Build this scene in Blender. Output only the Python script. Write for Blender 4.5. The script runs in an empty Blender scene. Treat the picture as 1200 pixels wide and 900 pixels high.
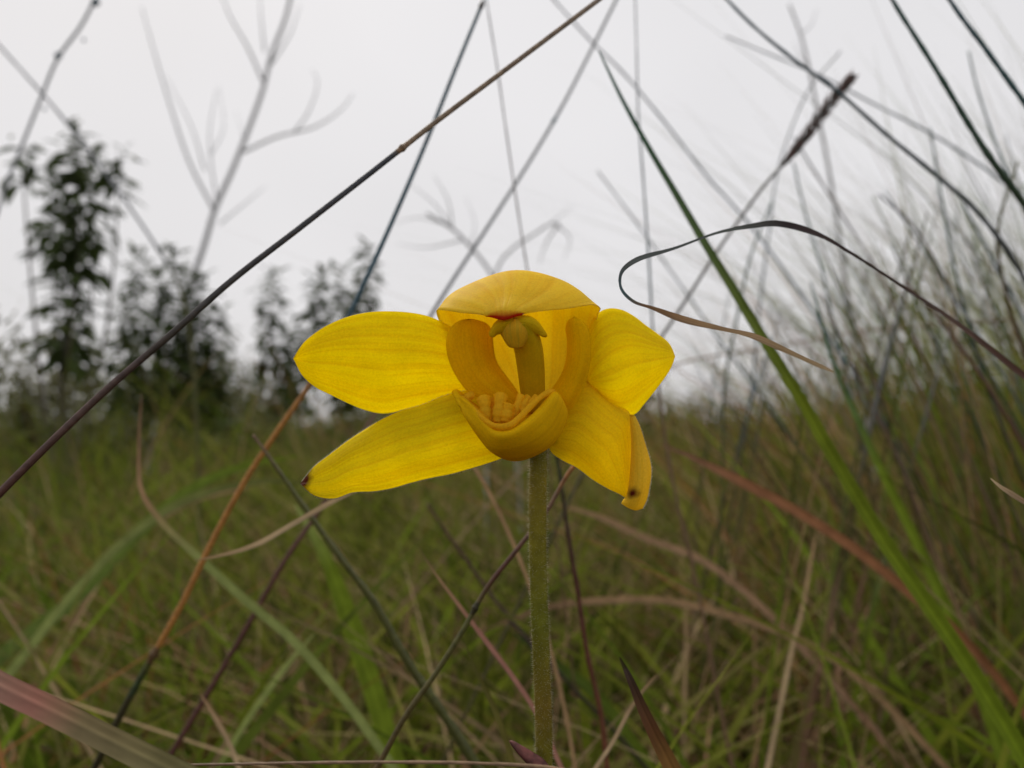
import bpy, math, random
import numpy as np
from mathutils import Vector, Matrix, Euler

scene = bpy.context.scene
C = scene.collection

# ------------------------------------------------------------------ camera
CAM_H = 0.32
PITCH = math.radians(3.0)
FPX = 1200 * 28.0 / 36.0                    # focal length in photo pixels
FOCUS = 0.106
cam_data = bpy.data.cameras.new("camera")
cam = bpy.data.objects.new("camera", cam_data)
C.objects.link(cam)
cam.location = (0, 0, CAM_H)
cam.rotation_euler = (math.radians(90) + PITCH, 0, 0)
cam_data.lens = 28.0
cam_data.sensor_width = 36.0
cam_data.clip_start = 0.005
cam_data.clip_end = 12000
cam_data.dof.use_dof = True
cam_data.dof.focus_distance = FOCUS
cam_data.dof.aperture_fstop = 21.0
scene.camera = cam
CAM_M = Matrix.Translation((0, 0, CAM_H)) @ Euler((math.radians(90) + PITCH, 0, 0)).to_matrix().to_4x4()

# ------------------------------------------------------------------ world and sun (overcast)
SUN_EL, SUN_ROT = math.radians(46), math.radians(-30)
world = bpy.data.worlds.new("World")
scene.world = world
world.use_nodes = True
nt = world.node_tree
nt.nodes.clear()
wo = nt.nodes.new("ShaderNodeOutputWorld")
bg = nt.nodes.new("ShaderNodeBackground")
bg.inputs["Strength"].default_value = 0.1
sky = nt.nodes.new("ShaderNodeTexSky")
sky.sky_type = 'NISHITA'
sky.sun_disc = False
sky.sun_elevation = SUN_EL
sky.sun_rotation = SUN_ROT
sky.air_density = 1.0
sky.dust_density = 5.0
tc = nt.nodes.new("ShaderNodeTexCoord")
nz = nt.nodes.new("ShaderNodeTexNoise")
nz.inputs["Scale"].default_value = 1.6
nz.inputs["Detail"].default_value = 3.0
nz.inputs["Roughness"].default_value = 0.45
rmp = nt.nodes.new("ShaderNodeMapRange")
rmp.inputs["From Min"].default_value = 0.3
rmp.inputs["From Max"].default_value = 0.7
rmp.inputs["To Min"].default_value = 7.1
rmp.inputs["To Max"].default_value = 8.3
tint = nt.nodes.new("ShaderNodeVectorMath"); tint.operation = 'SCALE'
tint.inputs[0].default_value = (1.0, 0.985, 1.0)
mixn = nt.nodes.new("ShaderNodeMix"); mixn.data_type = 'RGBA'
mixn.inputs["Factor"].default_value = 0.96
nt.links.new(tc.outputs["Generated"], nz.inputs["Vector"])
nt.links.new(nz.outputs["Fac"], rmp.inputs["Value"])
nt.links.new(rmp.outputs["Result"], tint.inputs["Scale"])
nt.links.new(sky.outputs["Color"], mixn.inputs[6])
nt.links.new(tint.outputs["Vector"], mixn.inputs[7])
nt.links.new(mixn.outputs[2], bg.inputs["Color"])
nt.links.new(bg.outputs["Background"], wo.inputs["Surface"])

sd = bpy.data.lights.new("sun", 'SUN')
sd.energy = 2.3
sd.angle = math.radians(25)
sd.color = (1.0, 0.94, 0.84)
sun = bpy.data.objects.new("sun", sd)
C.objects.link(sun)
sdir = Vector((math.sin(SUN_ROT) * math.cos(SUN_EL), math.cos(SUN_ROT) * math.cos(SUN_EL), math.sin(SUN_EL)))
sun.rotation_euler = sdir.to_track_quat('Z', 'Y').to_euler()
sun.location = sdir * 20

scene.view_settings.view_transform = 'Standard'
scene.view_settings.look = 'None'
scene.view_settings.exposure = 0.0
scene.view_settings.gamma = 1.0
scene.cycles.max_bounces = 8
scene.cycles.transmission_bounces = 6
scene.cycles.use_denoising = True

# ------------------------------------------------------------------ helpers
def P(x, y, d):
    """photo pixel (1200x900) at d metres in front of the camera -> world point"""
    return CAM_M @ Vector(((x - 600) / FPX * d, (450 - y) / FPX * d, -d))

def tag(o, label=None, cat=None, group=None, kind=None):
    if label: o["label"] = label
    if cat: o["category"] = cat
    if group: o["group"] = group
    if kind: o["kind"] = kind
    return o

def empty(name, loc, label, cat, group=None):
    o = bpy.data.objects.new(name, None)
    C.objects.link(o)
    o.location = loc
    o.empty_display_size = 0.01
    return tag(o, label, cat, group)

def link(name, me, parent=None):
    """vertices are given in world space; the origin is moved to the mesh's base"""
    o = bpy.data.objects.new(name, me)
    C.objects.link(o)
    if parent is not None:
        o.parent = parent
        o.matrix_parent_inverse = Matrix.Translation(-world_loc(parent))
    return o

def world_loc(o):
    v = Vector(o.location)
    if o.parent is not None:
        v = o.matrix_parent_inverse @ v + world_loc(o.parent)
    return v

def recentre(o, pivot):
    """put a top-level mesh object's origin at pivot"""
    o.data.transform(Matrix.Translation(-Vector(pivot)))
    o.location = pivot

def mesh_from(name, verts, faces, mat, cols=None, uvs=None, smooth=True):
    me = bpy.data.meshes.new(name)
    me.from_pydata([tuple(v) for v in verts], [], faces)
    me.materials.append(mat)
    if smooth:
        me.polygons.foreach_set("use_smooth", [True] * len(me.polygons))
    if cols is not None:
        a = me.attributes.new("Col", 'FLOAT_COLOR', 'POINT')
        a.data.foreach_set("color", np.array([(c[0], c[1], c[2], 1) for c in cols], dtype=np.float32).ravel())
    if uvs is not None:
        uvl = me.uv_layers.new(name="UVMap")
        li = np.zeros(len(me.loops), dtype=np.int32)
        me.loops.foreach_get("vertex_index", li)
        uvl.data.foreach_set("uv", np.array(uvs, dtype=np.float32)[li].ravel())
    me.update()
    return me

def cr(pts, t):
    """Catmull-Rom through pts (list of np arrays), t in 0..1 uniform per span"""
    n = len(pts) - 1
    f = min(max(t, 0), 1) * n
    i = min(int(f), n - 1)
    u = f - i
    p1, p2 = pts[i], pts[i + 1]
    p0 = pts[i - 1] if i > 0 else 2 * p1 - p2
    p3 = pts[i + 2] if i + 2 <= n else 2 * p2 - p1
    return 0.5 * ((2 * p1) + (-p0 + p2) * u + (2 * p0 - 5 * p1 + 4 * p2 - p3) * u * u + (-p0 + 3 * p1 - 3 * p2 + p3) * u ** 3)

def crc(pts, t):
    """centripetal Catmull-Rom, for paths whose points are unevenly spaced"""
    n = len(pts) - 1
    f = min(max(t, 0), 1) * n
    i = min(int(f), n - 1)
    u = f - i
    p1, p2 = pts[i], pts[i + 1]
    p0 = pts[i - 1] if i > 0 else 2 * p1 - p2
    p3 = pts[i + 2] if i + 2 <= n else 2 * p2 - p1
    k01 = max(np.linalg.norm(p1 - p0), 1e-9) ** .5
    k12 = max(np.linalg.norm(p2 - p1), 1e-9) ** .5
    k23 = max(np.linalg.norm(p3 - p2), 1e-9) ** .5
    m1 = ((p1 - p0) / k01 - (p2 - p0) / (k01 + k12) + (p2 - p1) / k12) * k12
    m2 = ((p2 - p1) / k12 - (p3 - p1) / (k12 + k23) + (p3 - p2) / k23) * k12
    u2, u3 = u * u, u ** 3
    return (2 * u3 - 3 * u2 + 1) * p1 + (u3 - 2 * u2 + u) * m1 + (3 * u2 - 2 * u3) * p2 + (u3 - u2) * m2

def resample(pts, n):
    """arc length resample of a Catmull-Rom curve"""
    pts = [np.array(p, dtype=float) for p in pts]
    m = max(60, n * 6)
    dense = [cr(pts, k / m) for k in range(m + 1)]
    s = [0.0]
    for a, b in zip(dense[:-1], dense[1:]):
        s.append(s[-1] + float(np.linalg.norm((b - a)[:2])) + 1e-9)
    out, j = [], 0
    for k in range(n + 1):
        tgt = s[-1] * k / n
        while j < m - 1 and s[j + 1] < tgt:
            j += 1
        u = (tgt - s[j]) / (s[j + 1] - s[j])
        out.append(dense[j] * (1 - u) + dense[j + 1] * u)
    return out

def lerp_stops(stops, t):
    if t <= stops[0][0]: return np.array(stops[0][1])
    for (a, ca), (b, cb) in zip(stops[:-1], stops[1:]):
        if t <= b:
            k = (t - a) / max(b - a, 1e-6)
            return np.array(ca) * (1 - k) + np.array(cb) * k
    return np.array(stops[-1][1])

# ------------------------------------------------------------------ materials
def new_mat(name):
    m = bpy.data.materials.new(name)
    m.use_nodes = True
    m.node_tree.nodes.clear()
    return m, m.node_tree.nodes, m.node_tree.links

def plant_mat(name, transl=0.35, rough=0.55, scale=400.0, var=0.35, streak=None, attr=True, base=None, spec=0.3, bump=0.25):
    m, N, L = new_mat(name)
    out = N.new("ShaderNodeOutputMaterial")
    pr = N.new("ShaderNodeBsdfPrincipled")
    pr.inputs["Roughness"].default_value = rough
    pr.inputs["Specular IOR Level"].default_value = spec
    tr = N.new("ShaderNodeBsdfTranslucent")
    mx = N.new("ShaderNodeMixShader"); mx.inputs[0].default_value = transl
    tcn = N.new("ShaderNodeTexCoord")
    n1 = N.new("ShaderNodeTexNoise"); n1.inputs["Scale"].default_value = scale; n1.inputs["Detail"].default_value = 4
    mr = N.new("ShaderNodeMapRange")
    mr.inputs["From Min"].default_value = 0.3; mr.inputs["From Max"].default_value = 0.7
    mr.inputs["To Min"].default_value = 1 - var; mr.inputs["To Max"].default_value = 1 + var
    sc = N.new("ShaderNodeVectorMath"); sc.operation = 'SCALE'
    if attr:
        at = N.new("ShaderNodeAttribute"); at.attribute_name = "Col"
        L.new(at.outputs["Color"], sc.inputs[0])
    else:
        sc.inputs[0].default_value = base
    L.new(tcn.outputs["Object"], n1.inputs["Vector"])
    L.new(n1.outputs["Fac"], mr.inputs["Value"])
    L.new(mr.outputs["Result"], sc.inputs["Scale"])
    L.new(sc.outputs["Vector"], pr.inputs["Base Color"])
    L.new(sc.outputs["Vector"], tr.inputs["Color"])
    bp = N.new("ShaderNodeBump"); bp.inputs["Strength"].default_value = bump; bp.inputs["Distance"].default_value = 0.0004
    L.new(n1.outputs["Fac"], bp.inputs["Height"])
    L.new(bp.outputs["Normal"], pr.inputs["Normal"])
    L.new(pr.outputs[0], mx.inputs[1]); L.new(tr.outputs[0], mx.inputs[2]); L.new(mx.outputs[0], out.inputs["Surface"])
    return m

M_BLADE = plant_mat("grass_blade_mat", 0.3, rough=0.6, scale=160, var=0.2, spec=0.06, bump=0.1)
M_STEM = plant_mat("grass_stem_mat", 0.0, rough=0.45, scale=900, var=0.3)
M_FIELD = plant_mat("meadow_mat", 0.3, rough=0.8, scale=60, var=0.25, spec=0.05)
M_LEAF = plant_mat("shrub_leaf_mat", 0.25, rough=0.6, scale=30, var=0.35, attr=False, base=(0.055, 0.078, 0.024), spec=0.08)
M_LEAF2 = plant_mat("shrub_leaf_dull_mat", 0.18, rough=0.5, scale=30, var=0.4, attr=False, base=(0.10, 0.10, 0.035), spec=0.1)
M_BARK = plant_mat("bark_mat", 0.0, rough=0.8, scale=80, var=0.35, attr=False, base=(0.09, 0.075, 0.06))
M_TWIG = plant_mat("dead_twig_mat", 0.0, rough=0.8, scale=80, var=0.3, attr=False, base=(0.42, 0.42, 0.43))
M_HAIR = plant_mat("pale_hair_mat", 0.85, rough=0.6, scale=1000, var=0.1, attr=False, base=(0.75, 0.72, 0.62))

def petal_mat(name, base, vein, transl, tip=None, tip_at=None, tip_w=0.05, vein_n=9.0, edge=None, vein_amt=0.5, spec=0.12):
    """yellow waxy tissue; UV.x runs across, UV.y from base to tip"""
    m, N, L = new_mat(name)
    out = N.new("ShaderNodeOutputMaterial")
    pr = N.new("ShaderNodeBsdfPrincipled")
    pr.inputs["Roughness"].default_value = 0.55
    pr.inputs["Specular IOR Level"].default_value = spec
    tr = N.new("ShaderNodeBsdfTranslucent")
    mx = N.new("ShaderNodeMixShader"); mx.inputs[0].default_value = transl
    uv = N.new("ShaderNodeUVMap"); uv.uv_map = "UVMap"
    sep = N.new("ShaderNodeSeparateXYZ"); L.new(uv.outputs[0], sep.inputs[0])
    # long streaky veins
    mp = N.new("ShaderNodeMapping"); mp.inputs["Scale"].default_value = (vein_n * 1.5, 0.55, 1)
    L.new(uv.outputs[0], mp.inputs["Vector"])
    v1 = N.new("ShaderNodeTexNoise"); v1.inputs["Scale"].default_value = 1.6; v1.inputs["Detail"].default_value = 3; v1.inputs["Roughness"].default_value = 0.6
    L.new(mp.outputs[0], v1.inputs["Vector"])
    vr = N.new("ShaderNodeMapRange"); vr.inputs["From Min"].default_value = 0.42; vr.inputs["From Max"].default_value = 0.66
    vr.inputs["To Max"].default_value = vein_amt
    L.new(v1.outputs["Fac"], vr.inputs["Value"])
    mc = N.new("ShaderNodeMix"); mc.data_type = 'RGBA'
    mc.inputs[6].default_value = (*base, 1); mc.inputs[7].default_value = (*vein, 1)
    L.new(vr.outputs["Result"], mc.inputs[0])
    # mottling
    tco = N.new("ShaderNodeTexCoord")
    n2 = N.new("ShaderNodeTexNoise"); n2.inputs["Scale"].default_value = 350; n2.inputs["Detail"].default_value = 5
    L.new(tco.outputs["Object"], n2.inputs["Vector"])
    n3 = N.new("ShaderNodeTexNoise"); n3.inputs["Scale"].default_value = 3500; n3.inputs["Detail"].default_value = 2
    L.new(tco.outputs["Object"], n3.inputs["Vector"])
    mr = N.new("ShaderNodeMapRange"); mr.inputs["From Min"].default_value = 0.3; mr.inputs["From Max"].default_value = 0.7
    mr.inputs["To Min"].default_value = 0.96; mr.inputs["To Max"].default_value = 1.04
    L.new(n2.outputs["Fac"], mr.inputs["Value"])
    mr3 = N.new("ShaderNodeMapRange"); mr3.inputs["From Min"].default_value = 0.3; mr3.inputs["From Max"].default_value = 0.7
    mr3.inputs["To Min"].default_value = 0.94; mr3.inputs["To Max"].default_value = 1.06
    L.new(n3.outputs["Fac"], mr3.inputs["Value"])
    mu = N.new("ShaderNodeMath"); mu.operation = 'MULTIPLY'
    L.new(mr.outputs[0], mu.inputs[0]); L.new(mr3.outputs[0], mu.inputs[1])
    sc = N.new("ShaderNodeVectorMath"); sc.operation = 'SCALE'
    L.new(mc.outputs[2], sc.inputs[0]); L.new(mu.outputs[0], sc.inputs["Scale"])
    col = sc.outputs["Vector"]
    # sparse tiny brown specks
    vo = N.new("ShaderNodeTexVoronoi"); vo.inputs["Scale"].default_value = 130
    L.new(tco.outputs["Object"], vo.inputs["Vector"])
    lt = N.new("ShaderNodeMapRange"); lt.inputs["From Min"].default_value = 0.04; lt.inputs["From Max"].default_value = 0.10
    lt.inputs["To Min"].default_value = 0.35; lt.inputs["To Max"].default_value = 0.0
    L.new(vo.outputs["Distance"], lt.inputs["Value"])
    ms = N.new("ShaderNodeMix"); ms.data_type = 'RGBA'
    ms.inputs[7].default_value = (0.30, 0.20, 0.01, 1)
    L.new(lt.outputs[0], ms.inputs[0]); L.new(col, ms.inputs[6]); col = ms.outputs[2]
    if tip is not None:
        # a stain with its own shape round the point tip_at (uv)
        vs = N.new("ShaderNodeVectorMath"); vs.operation = 'SUBTRACT'; vs.inputs[1].default_value = (tip_at[0], tip_at[1], 0)
        L.new(uv.outputs[0], vs.inputs[0])
        mm = N.new("ShaderNodeVectorMath"); mm.operation = 'MULTIPLY'
        mm.inputs[1].default_value = (tip_at[2], tip_at[3], 0)
        L.new(vs.outputs[0], mm.inputs[0])
        ln = N.new("ShaderNodeVectorMath"); ln.operation = 'LENGTH'; L.new(mm.outputs[0], ln.inputs[0])
        ad = N.new("ShaderNodeMath"); ad.operation = 'MULTIPLY_ADD'
        L.new(n2.outputs["Fac"], ad.inputs[0]); ad.inputs[1].default_value = 0.5; L.new(ln.outputs["Value"], ad.inputs[2])
        rr = N.new("ShaderNodeMapRange"); rr.inputs["From Min"].default_value = 0.25 + tip_w * 0.6; rr.inputs["From Max"].default_value = 0.25 + tip_w * 1.6
        rr.inputs["To Min"].default_value = 1; rr.inputs["To Max"].default_value = 0
        L.new(ad.outputs[0], rr.inputs["Value"])
        mt = N.new("ShaderNodeMix"); mt.data_type = 'RGBA'; mt.inputs[7].default_value = (*tip, 1)
        L.new(rr.outputs[0], mt.inputs[0]); L.new(col, mt.inputs[6]); col = mt.outputs[2]
    L.new(col, pr.inputs["Base Color"]); L.new(col, tr.inputs["Color"])
    bp = N.new("ShaderNodeBump"); bp.inputs["Strength"].default_value = 0.5; bp.inputs["Distance"].default_value = 0.00025
    L.new(v1.outputs["Fac"], bp.inputs["Height"])
    bp2 = N.new("ShaderNodeBump"); bp2.inputs["Strength"].default_value = 0.35; bp2.inputs["Distance"].default_value = 0.00006
    L.new(n3.outputs["Fac"], bp2.inputs["Height"]); L.new(bp.outputs[0], bp2.inputs["Normal"])
    L.new(bp2.outputs[0], pr.inputs["Normal"]); L.new(bp2.outputs[0], tr.inputs["Normal"])
    L.new(pr.outputs[0], mx.inputs[1]); L.new(tr.outputs[0], mx.inputs[2]); L.new(mx.outputs[0], out.inputs["Surface"])
    return m

YEL = (0.97, 0.82, 0.005); VEIN = (0.82, 0.54, 0.003)
M_PETAL = petal_mat("petal_mat", YEL, VEIN, 0.7)
M_SEPAL = petal_mat("sepal_mat", YEL, VEIN, 0.66, tip=(0.16, 0.03, 0.01), tip_at=(0.5, 1.0, 0.2, 3.0), tip_w=0.14)
M_SEPAL_R = petal_mat("sepal_spotted_mat", (0.95, 0.74, 0.006), VEIN, 0.6)
M_FLAP = petal_mat("sepal_flap_mat", (0.93, 0.68, 0.05), VEIN, 0.5, tip=(0.14, 0.02, 0.01), tip_at=(0.28, 0.66, 0.9, 3.0), tip_w=0.20)
M_HOOD = petal_mat("hood_mat", (0.98, 0.80, 0.06), (0.86, 0.58, 0.02), 0.62, tip=(0.50, 0.03, 0.004), tip_at=(0.45, 1.0, 0.10, 4.5), tip_w=0.27, vein_n=7)
M_LOBE = petal_mat("inner_petal_mat", (0.94, 0.70, 0.004), (0.84, 0.54, 0.003), 0.62, vein_amt=0.5, spec=0.05)
M_LIP = petal_mat("lip_mat", (0.92, 0.60, 0.004), (0.74, 0.42, 0.003), 0.38, vein_amt=0.5, spec=0.05)
M_CREST = petal_mat("crest_mat", (0.97, 0.66, 0.02), (0.93, 0.55, 0.01), 0.6, vein_amt=0.2)
M_COLUMN = petal_mat("column_mat", (0.72, 0.52, 0.006), (0.56, 0.38, 0.005), 0.45, vein_amt=0.4)
M_WING = petal_mat("column_wing_mat", (0.84, 0.60, 0.008), (0.66, 0.42, 0.006), 0.45, vein_amt=0.4, spec=0.05)
M_CAP = petal_mat("anther_cap_mat", (0.78, 0.42, 0.01), (0.50, 0.36, 0.015), 0.3, vein_amt=0.6)

# ------------------------------------------------------------------ setting: ground
def build_ground():
    xs = []
    a = 0.0
    step = 0.05
    while a < 4000:
        xs.append(a); a += step; step *= 1.16
    xs = [-v for v in reversed(xs[1:])] + xs
    verts, faces = [], []
    n = len(xs)
    for j in range(n):
        for i in range(n):
            x, y = xs[i], xs[j]
            r = math.hypot(x, y)
            z = 0.012 * math.sin(x * 5.1 + 1.3 * y) * math.sin(y * 4.3) * min(1, r)
            z += min(1, max(0, (r - 15) / 200)) * 1.2 * math.sin(x * 0.011 + 0.5) * math.cos(y * 0.013) - (r / 4000) * 0.5
            verts.append((x, y, z - 0.006))
    for j in range(n - 1):
        for i in range(n - 1):
            k = j * n + i
            faces.append((k, k + 1, k + n + 1, k + n))
    m, N, L = new_mat("ground_mat")
    out = N.new("ShaderNodeOutputMaterial"); pr = N.new("ShaderNodeBsdfPrincipled")
    pr.inputs["Roughness"].default_value = 0.95
    t = N.new("ShaderNodeTexCoord"); n1 = N.new("ShaderNodeTexNoise"); n1.inputs["Scale"].default_value = 14; n1.inputs["Detail"].default_value = 8
    cr_ = N.new("ShaderNodeValToRGB")
    e = cr_.color_ramp.elements
    e[0].position = 0.35; e[0].color = (0.012, 0.009, 0.005, 1)
    e[1].position = 0.62; e[1].color = (0.045, 0.04, 0.015, 1)
    x = cr_.color_ramp.elements.new(0.5); x.color = (0.03, 0.02, 0.01, 1)
    L.new(t.outputs["Object"], n1.inputs["Vector"]); L.new(n1.outputs["Fac"], cr_.inputs[0]); L.new(cr_.outputs[0], pr.inputs["Base Color"])
    bp = N.new("ShaderNodeBump"); bp.inputs["Distance"].default_value = 0.01; L.new(n1.outputs["Fac"], bp.inputs["Height"]); L.new(bp.outputs[0], pr.inputs["Normal"])
    L.new(pr.outputs[0], out.inputs[0])
    o = link("ground", mesh_from("ground", verts, faces, m))
    tag(o, kind="structure")
build_ground()

# ------------------------------------------------------------------ tubes and ribbons
def foot_col(c, z):  # blue lens fringe painted on sky-crossing stems gives way to brown lower down
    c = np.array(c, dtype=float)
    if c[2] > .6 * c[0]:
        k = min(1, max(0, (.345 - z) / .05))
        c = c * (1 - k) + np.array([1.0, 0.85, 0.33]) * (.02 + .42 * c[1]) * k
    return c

def tube_mesh(name, pts, rad, cols, mat, sides=8, nseg=None, flat=1.0, wob=0.0):
    """pts world Vectors, rad(t) -> metres, cols(t) -> rgb"""
    base = [np.array(p, dtype=float) for p in pts]
    n = nseg or max(12, 8 * (len(pts) - 1))
    path = [crc(base, k / n) for k in range(n + 1)]
    ph0 = float(pts[0][0]) * 700 % 6.28
    verts, faces, vc = [], [], []
    up = np.array([0.3, 0.9, 0.2])
    for k in range(n + 1):
        a = path[max(k - 1, 0)]; b = path[min(k + 1, n)]
        T = b - a; T = T / (np.linalg.norm(T) + 1e-12)
        S = np.cross(T, up); S /= np.linalg.norm(S) + 1e-12
        U = np.cross(S, T)
        t = k / n
        r = rad(t)
        if wob:
            r *= 1 + .07 * math.sin(t * 61 + ph0) + .05 * math.sin(t * 143 + ph0 * 2)
            path[k] = path[k] + (S * math.sin(t * 19 + ph0) + U * math.sin(t * 27 + ph0 * 3)) * r * wob
        c = foot_col(cols(t), path[k][2])
        for s in range(sides):
            an = 2 * math.pi * s / sides
            verts.append(path[k] + S * math.cos(an) * r + U * math.sin(an) * r * flat)
            vc.append(c)
    for k in range(n):
        for s in range(sides):
            s2 = (s + 1) % sides
            faces.append((k * sides + s, k * sides + s2, (k + 1) * sides + s2, (k + 1) * sides + s))
    faces.append(tuple(range(sides - 1, -1, -1)))
    faces.append(tuple(n * sides + s for s in range(sides)))
    return mesh_from(name, verts, faces, mat, vc)

def ribbon_mesh(name, pts, wid, cols, mat, twist=lambda t: 0.0, nseg=None, fold=0.25, facing=None):
    base = [np.array(p, dtype=float) for p in pts]
    n = nseg or max(14, 8 * (len(pts) - 1))
    path = [crc(base, k / n) for k in range(n + 1)]
    NX = 8
    rt = random.Random(int(abs(base[0][0]) * 1e5) + int(abs(base[-1][1]) * 1e4))
    tints = [rt.uniform(.78, 1.2) for _ in range(NX + 1)]
    tints[NX // 2] = 1.3; tints[0] *= .9; tints[NX] *= 1.1
    verts, faces, vc = [], [], []
    for k in range(n + 1):
        a = path[max(k - 1, 0)]; b = path[min(k + 1, n)]
        T = b - a; T = T / (np.linalg.norm(T) + 1e-12)
        V = np.array(facing) if facing is not None else np.array([0.1, -1.0, 0.25])
        S = np.cross(T, V); S /= np.linalg.norm(S) + 1e-12
        U = np.cross(S, T)
        t = k / n
        w = wid(t) * 0.5
        tw = twist(t)
        A = S * math.cos(tw) + U * math.sin(tw)
        B = -S * math.sin(tw) + U * math.cos(tw)
        c = foot_col(cols(t), path[k][2])
        for q in range(NX + 1):
            v = q / NX * 2 - 1
            verts.append(path[k] + A * (w * v) - B * (w * fold * 2 * (1 - abs(v))))
            vc.append(c * tints[q] * (1 + .05 * math.sin(k * .9 + q * 2.1)))
    for k in range(n):
        for q in range(NX):
            a = k * (NX + 1) + q
            faces.append((a, a + 1, a + NX + 2, a + NX + 1))
    return mesh_from(name, verts, faces, mat, vc)

def to_ground(pts, spread=0.5):
    """carry a path on from its last point until it stands in the ground"""
    L, K = pts[-1], pts[-2]
    D = (L - K).normalized()
    if L.z <= 0.0: return pts
    if D.z < -0.35:
        k = L.z / -D.z
        H = Vector((D.x, D.y, 0)) * k
        if H.length > L.z * 0.9: H *= L.z * 0.9 / H.length
        root = Vector((L.x + H.x, L.y + H.y, -0.01))
    else:
        H = Vector((D.x, D.y, 0))
        root = Vector((L.x, L.y, -0.01)) + H * (L.z * spread)
    if root.y < 0.06: root.y = 0.06
    mid = (L + root) / 2 + D * (L.z * 0.06)
    return pts + [mid, root]

# colours (linear; SLATE, TEAL, GREYST have lens fringe and flare painted in)
DARK = (0.040, 0.032, 0.034); DKRED = (0.085, 0.030, 0.022); BROWN = (0.16, 0.095, 0.06)
STRAW = (0.30, 0.195, 0.105); PALE = (0.44, 0.33, 0.20); ORANGE = (0.40, 0.185, 0.045)
GREEN = (0.13, 0.18, 0.016); LGREEN = (0.23, 0.27, 0.085); OLIVE = (0.085, 0.085, 0.022); SLATE = (0.065, 0.115, 0.145)
PINK = (0.34, 0.17, 0.13); DKGREEN = (0.035, 0.055, 0.018); GREYST = (0.19, 0.20, 0.22); TEAL = (0.05, 0.11, 0.10)

def path_of(pp, root=True):
    pts = [P(x, y, d) for x, y, d in pp]
    n0 = len(pts)
    if isinstance(root, list):
        return pts + [Vector(q) for q in root], (n0 - 1) / (n0 + len(root) - 1)
    if root: pts = to_ground(pts)
    return pts, (n0 - 1) / (len(pts) - 1)

def wfac(d):
    return min(1.0, max(0.55, 1.0 - (d - .15) * 3))

def stem(name, pp, wpx, stops, label, cat="grass stem", group=None, root=True, nodes=(), mat=None, sides=8):
    """pp: (x,y,depth) from tip to foot; wpx: width in photo px at first and last seen point.
    stops/nodes are placed along the seen part (0 tip .. 1 last point)."""
    pts, seen = path_of(pp, root)
    d0, d1 = pp[0][2], pp[-1][2]
    w0, w1 = wpx[0] * d0 / FPX * wfac(d0), wpx[1] * d1 / FPX * wfac(d1)
    def rad(t):
        u = min(t / seen, 1.0)
        return 0.5 * (w0 * (1 - u) + w1 * u)
    colf = lambda t: lerp_stops(stops, min(t / seen, 1.0))
    foot = pts[-1].copy()
    if not nodes:
        o = link(name, tube_mesh(name, pts, rad, colf, mat or M_STEM, sides, nseg=14 * (len(pts) - 1), wob=.2))
        recentre(o, foot)
        return tag(o, label, cat, group)
    root_o = empty(name, foot, label, cat, group)
    st = link("culm", tube_mesh("culm", pts, rad, colf, mat or M_STEM, sides), root_o)
    base = [np.array(p, dtype=float) for p in pts]
    for u, colr in nodes:
        t = u * seen
        c = crc(base, t); T = crc(base, min(t + 0.004, 1)) - crc(base, max(t - 0.004, 0)); T /= np.linalg.norm(T)
        r = rad(t)
        q = [c - T * r * 2.6, c - T * r, c, c + T * r, c + T * r * 2.6]
        prof = lambda s, r=r: r * (1.02 + 0.42 * math.exp(-((s - 0.5) / 0.22) ** 2))
        link("node", tube_mesh("node", q, prof, lambda s, colr=colr: colr, mat or M_STEM, 8, 12), root_o)
    return root_o

def blade(name, pp, wpx, stops, label, cat="grass blade", group=None, root=True, twist=(0.0, 0.0), fold=0.25, taper=0.25, facing=None, nseg=None):
    pts, seen = path_of(pp, root)
    d0, d1 = pp[0][2], pp[-1][2]
    w1 = wpx * d1 / FPX * (wfac(d1) + 1) / 2
    def wid(t):
        u = min(t / seen, 1.0)
        return w1 * (0.06 + 0.94 * min(1.0, u / taper) ** 0.7)
    colf = lambda t: lerp_stops(stops, min(t / seen, 1.0))
    o = link(name, ribbon_mesh(name, pts, wid, colf, M_BLADE, lambda t: twist[0] + (twist[1] - twist[0]) * min(t / seen, 1.0), fold=fold, facing=facing, nseg=nseg))
    recentre(o, pts[-1])
    return tag(o, label, cat, group)

# ------------------------------------------------------------------ the flower
D0 = FOCUS   # mm offsets below are added to this depth

def Pm(x, y, mm):
    return P(x, y, D0 + mm * 0.001)

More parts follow.
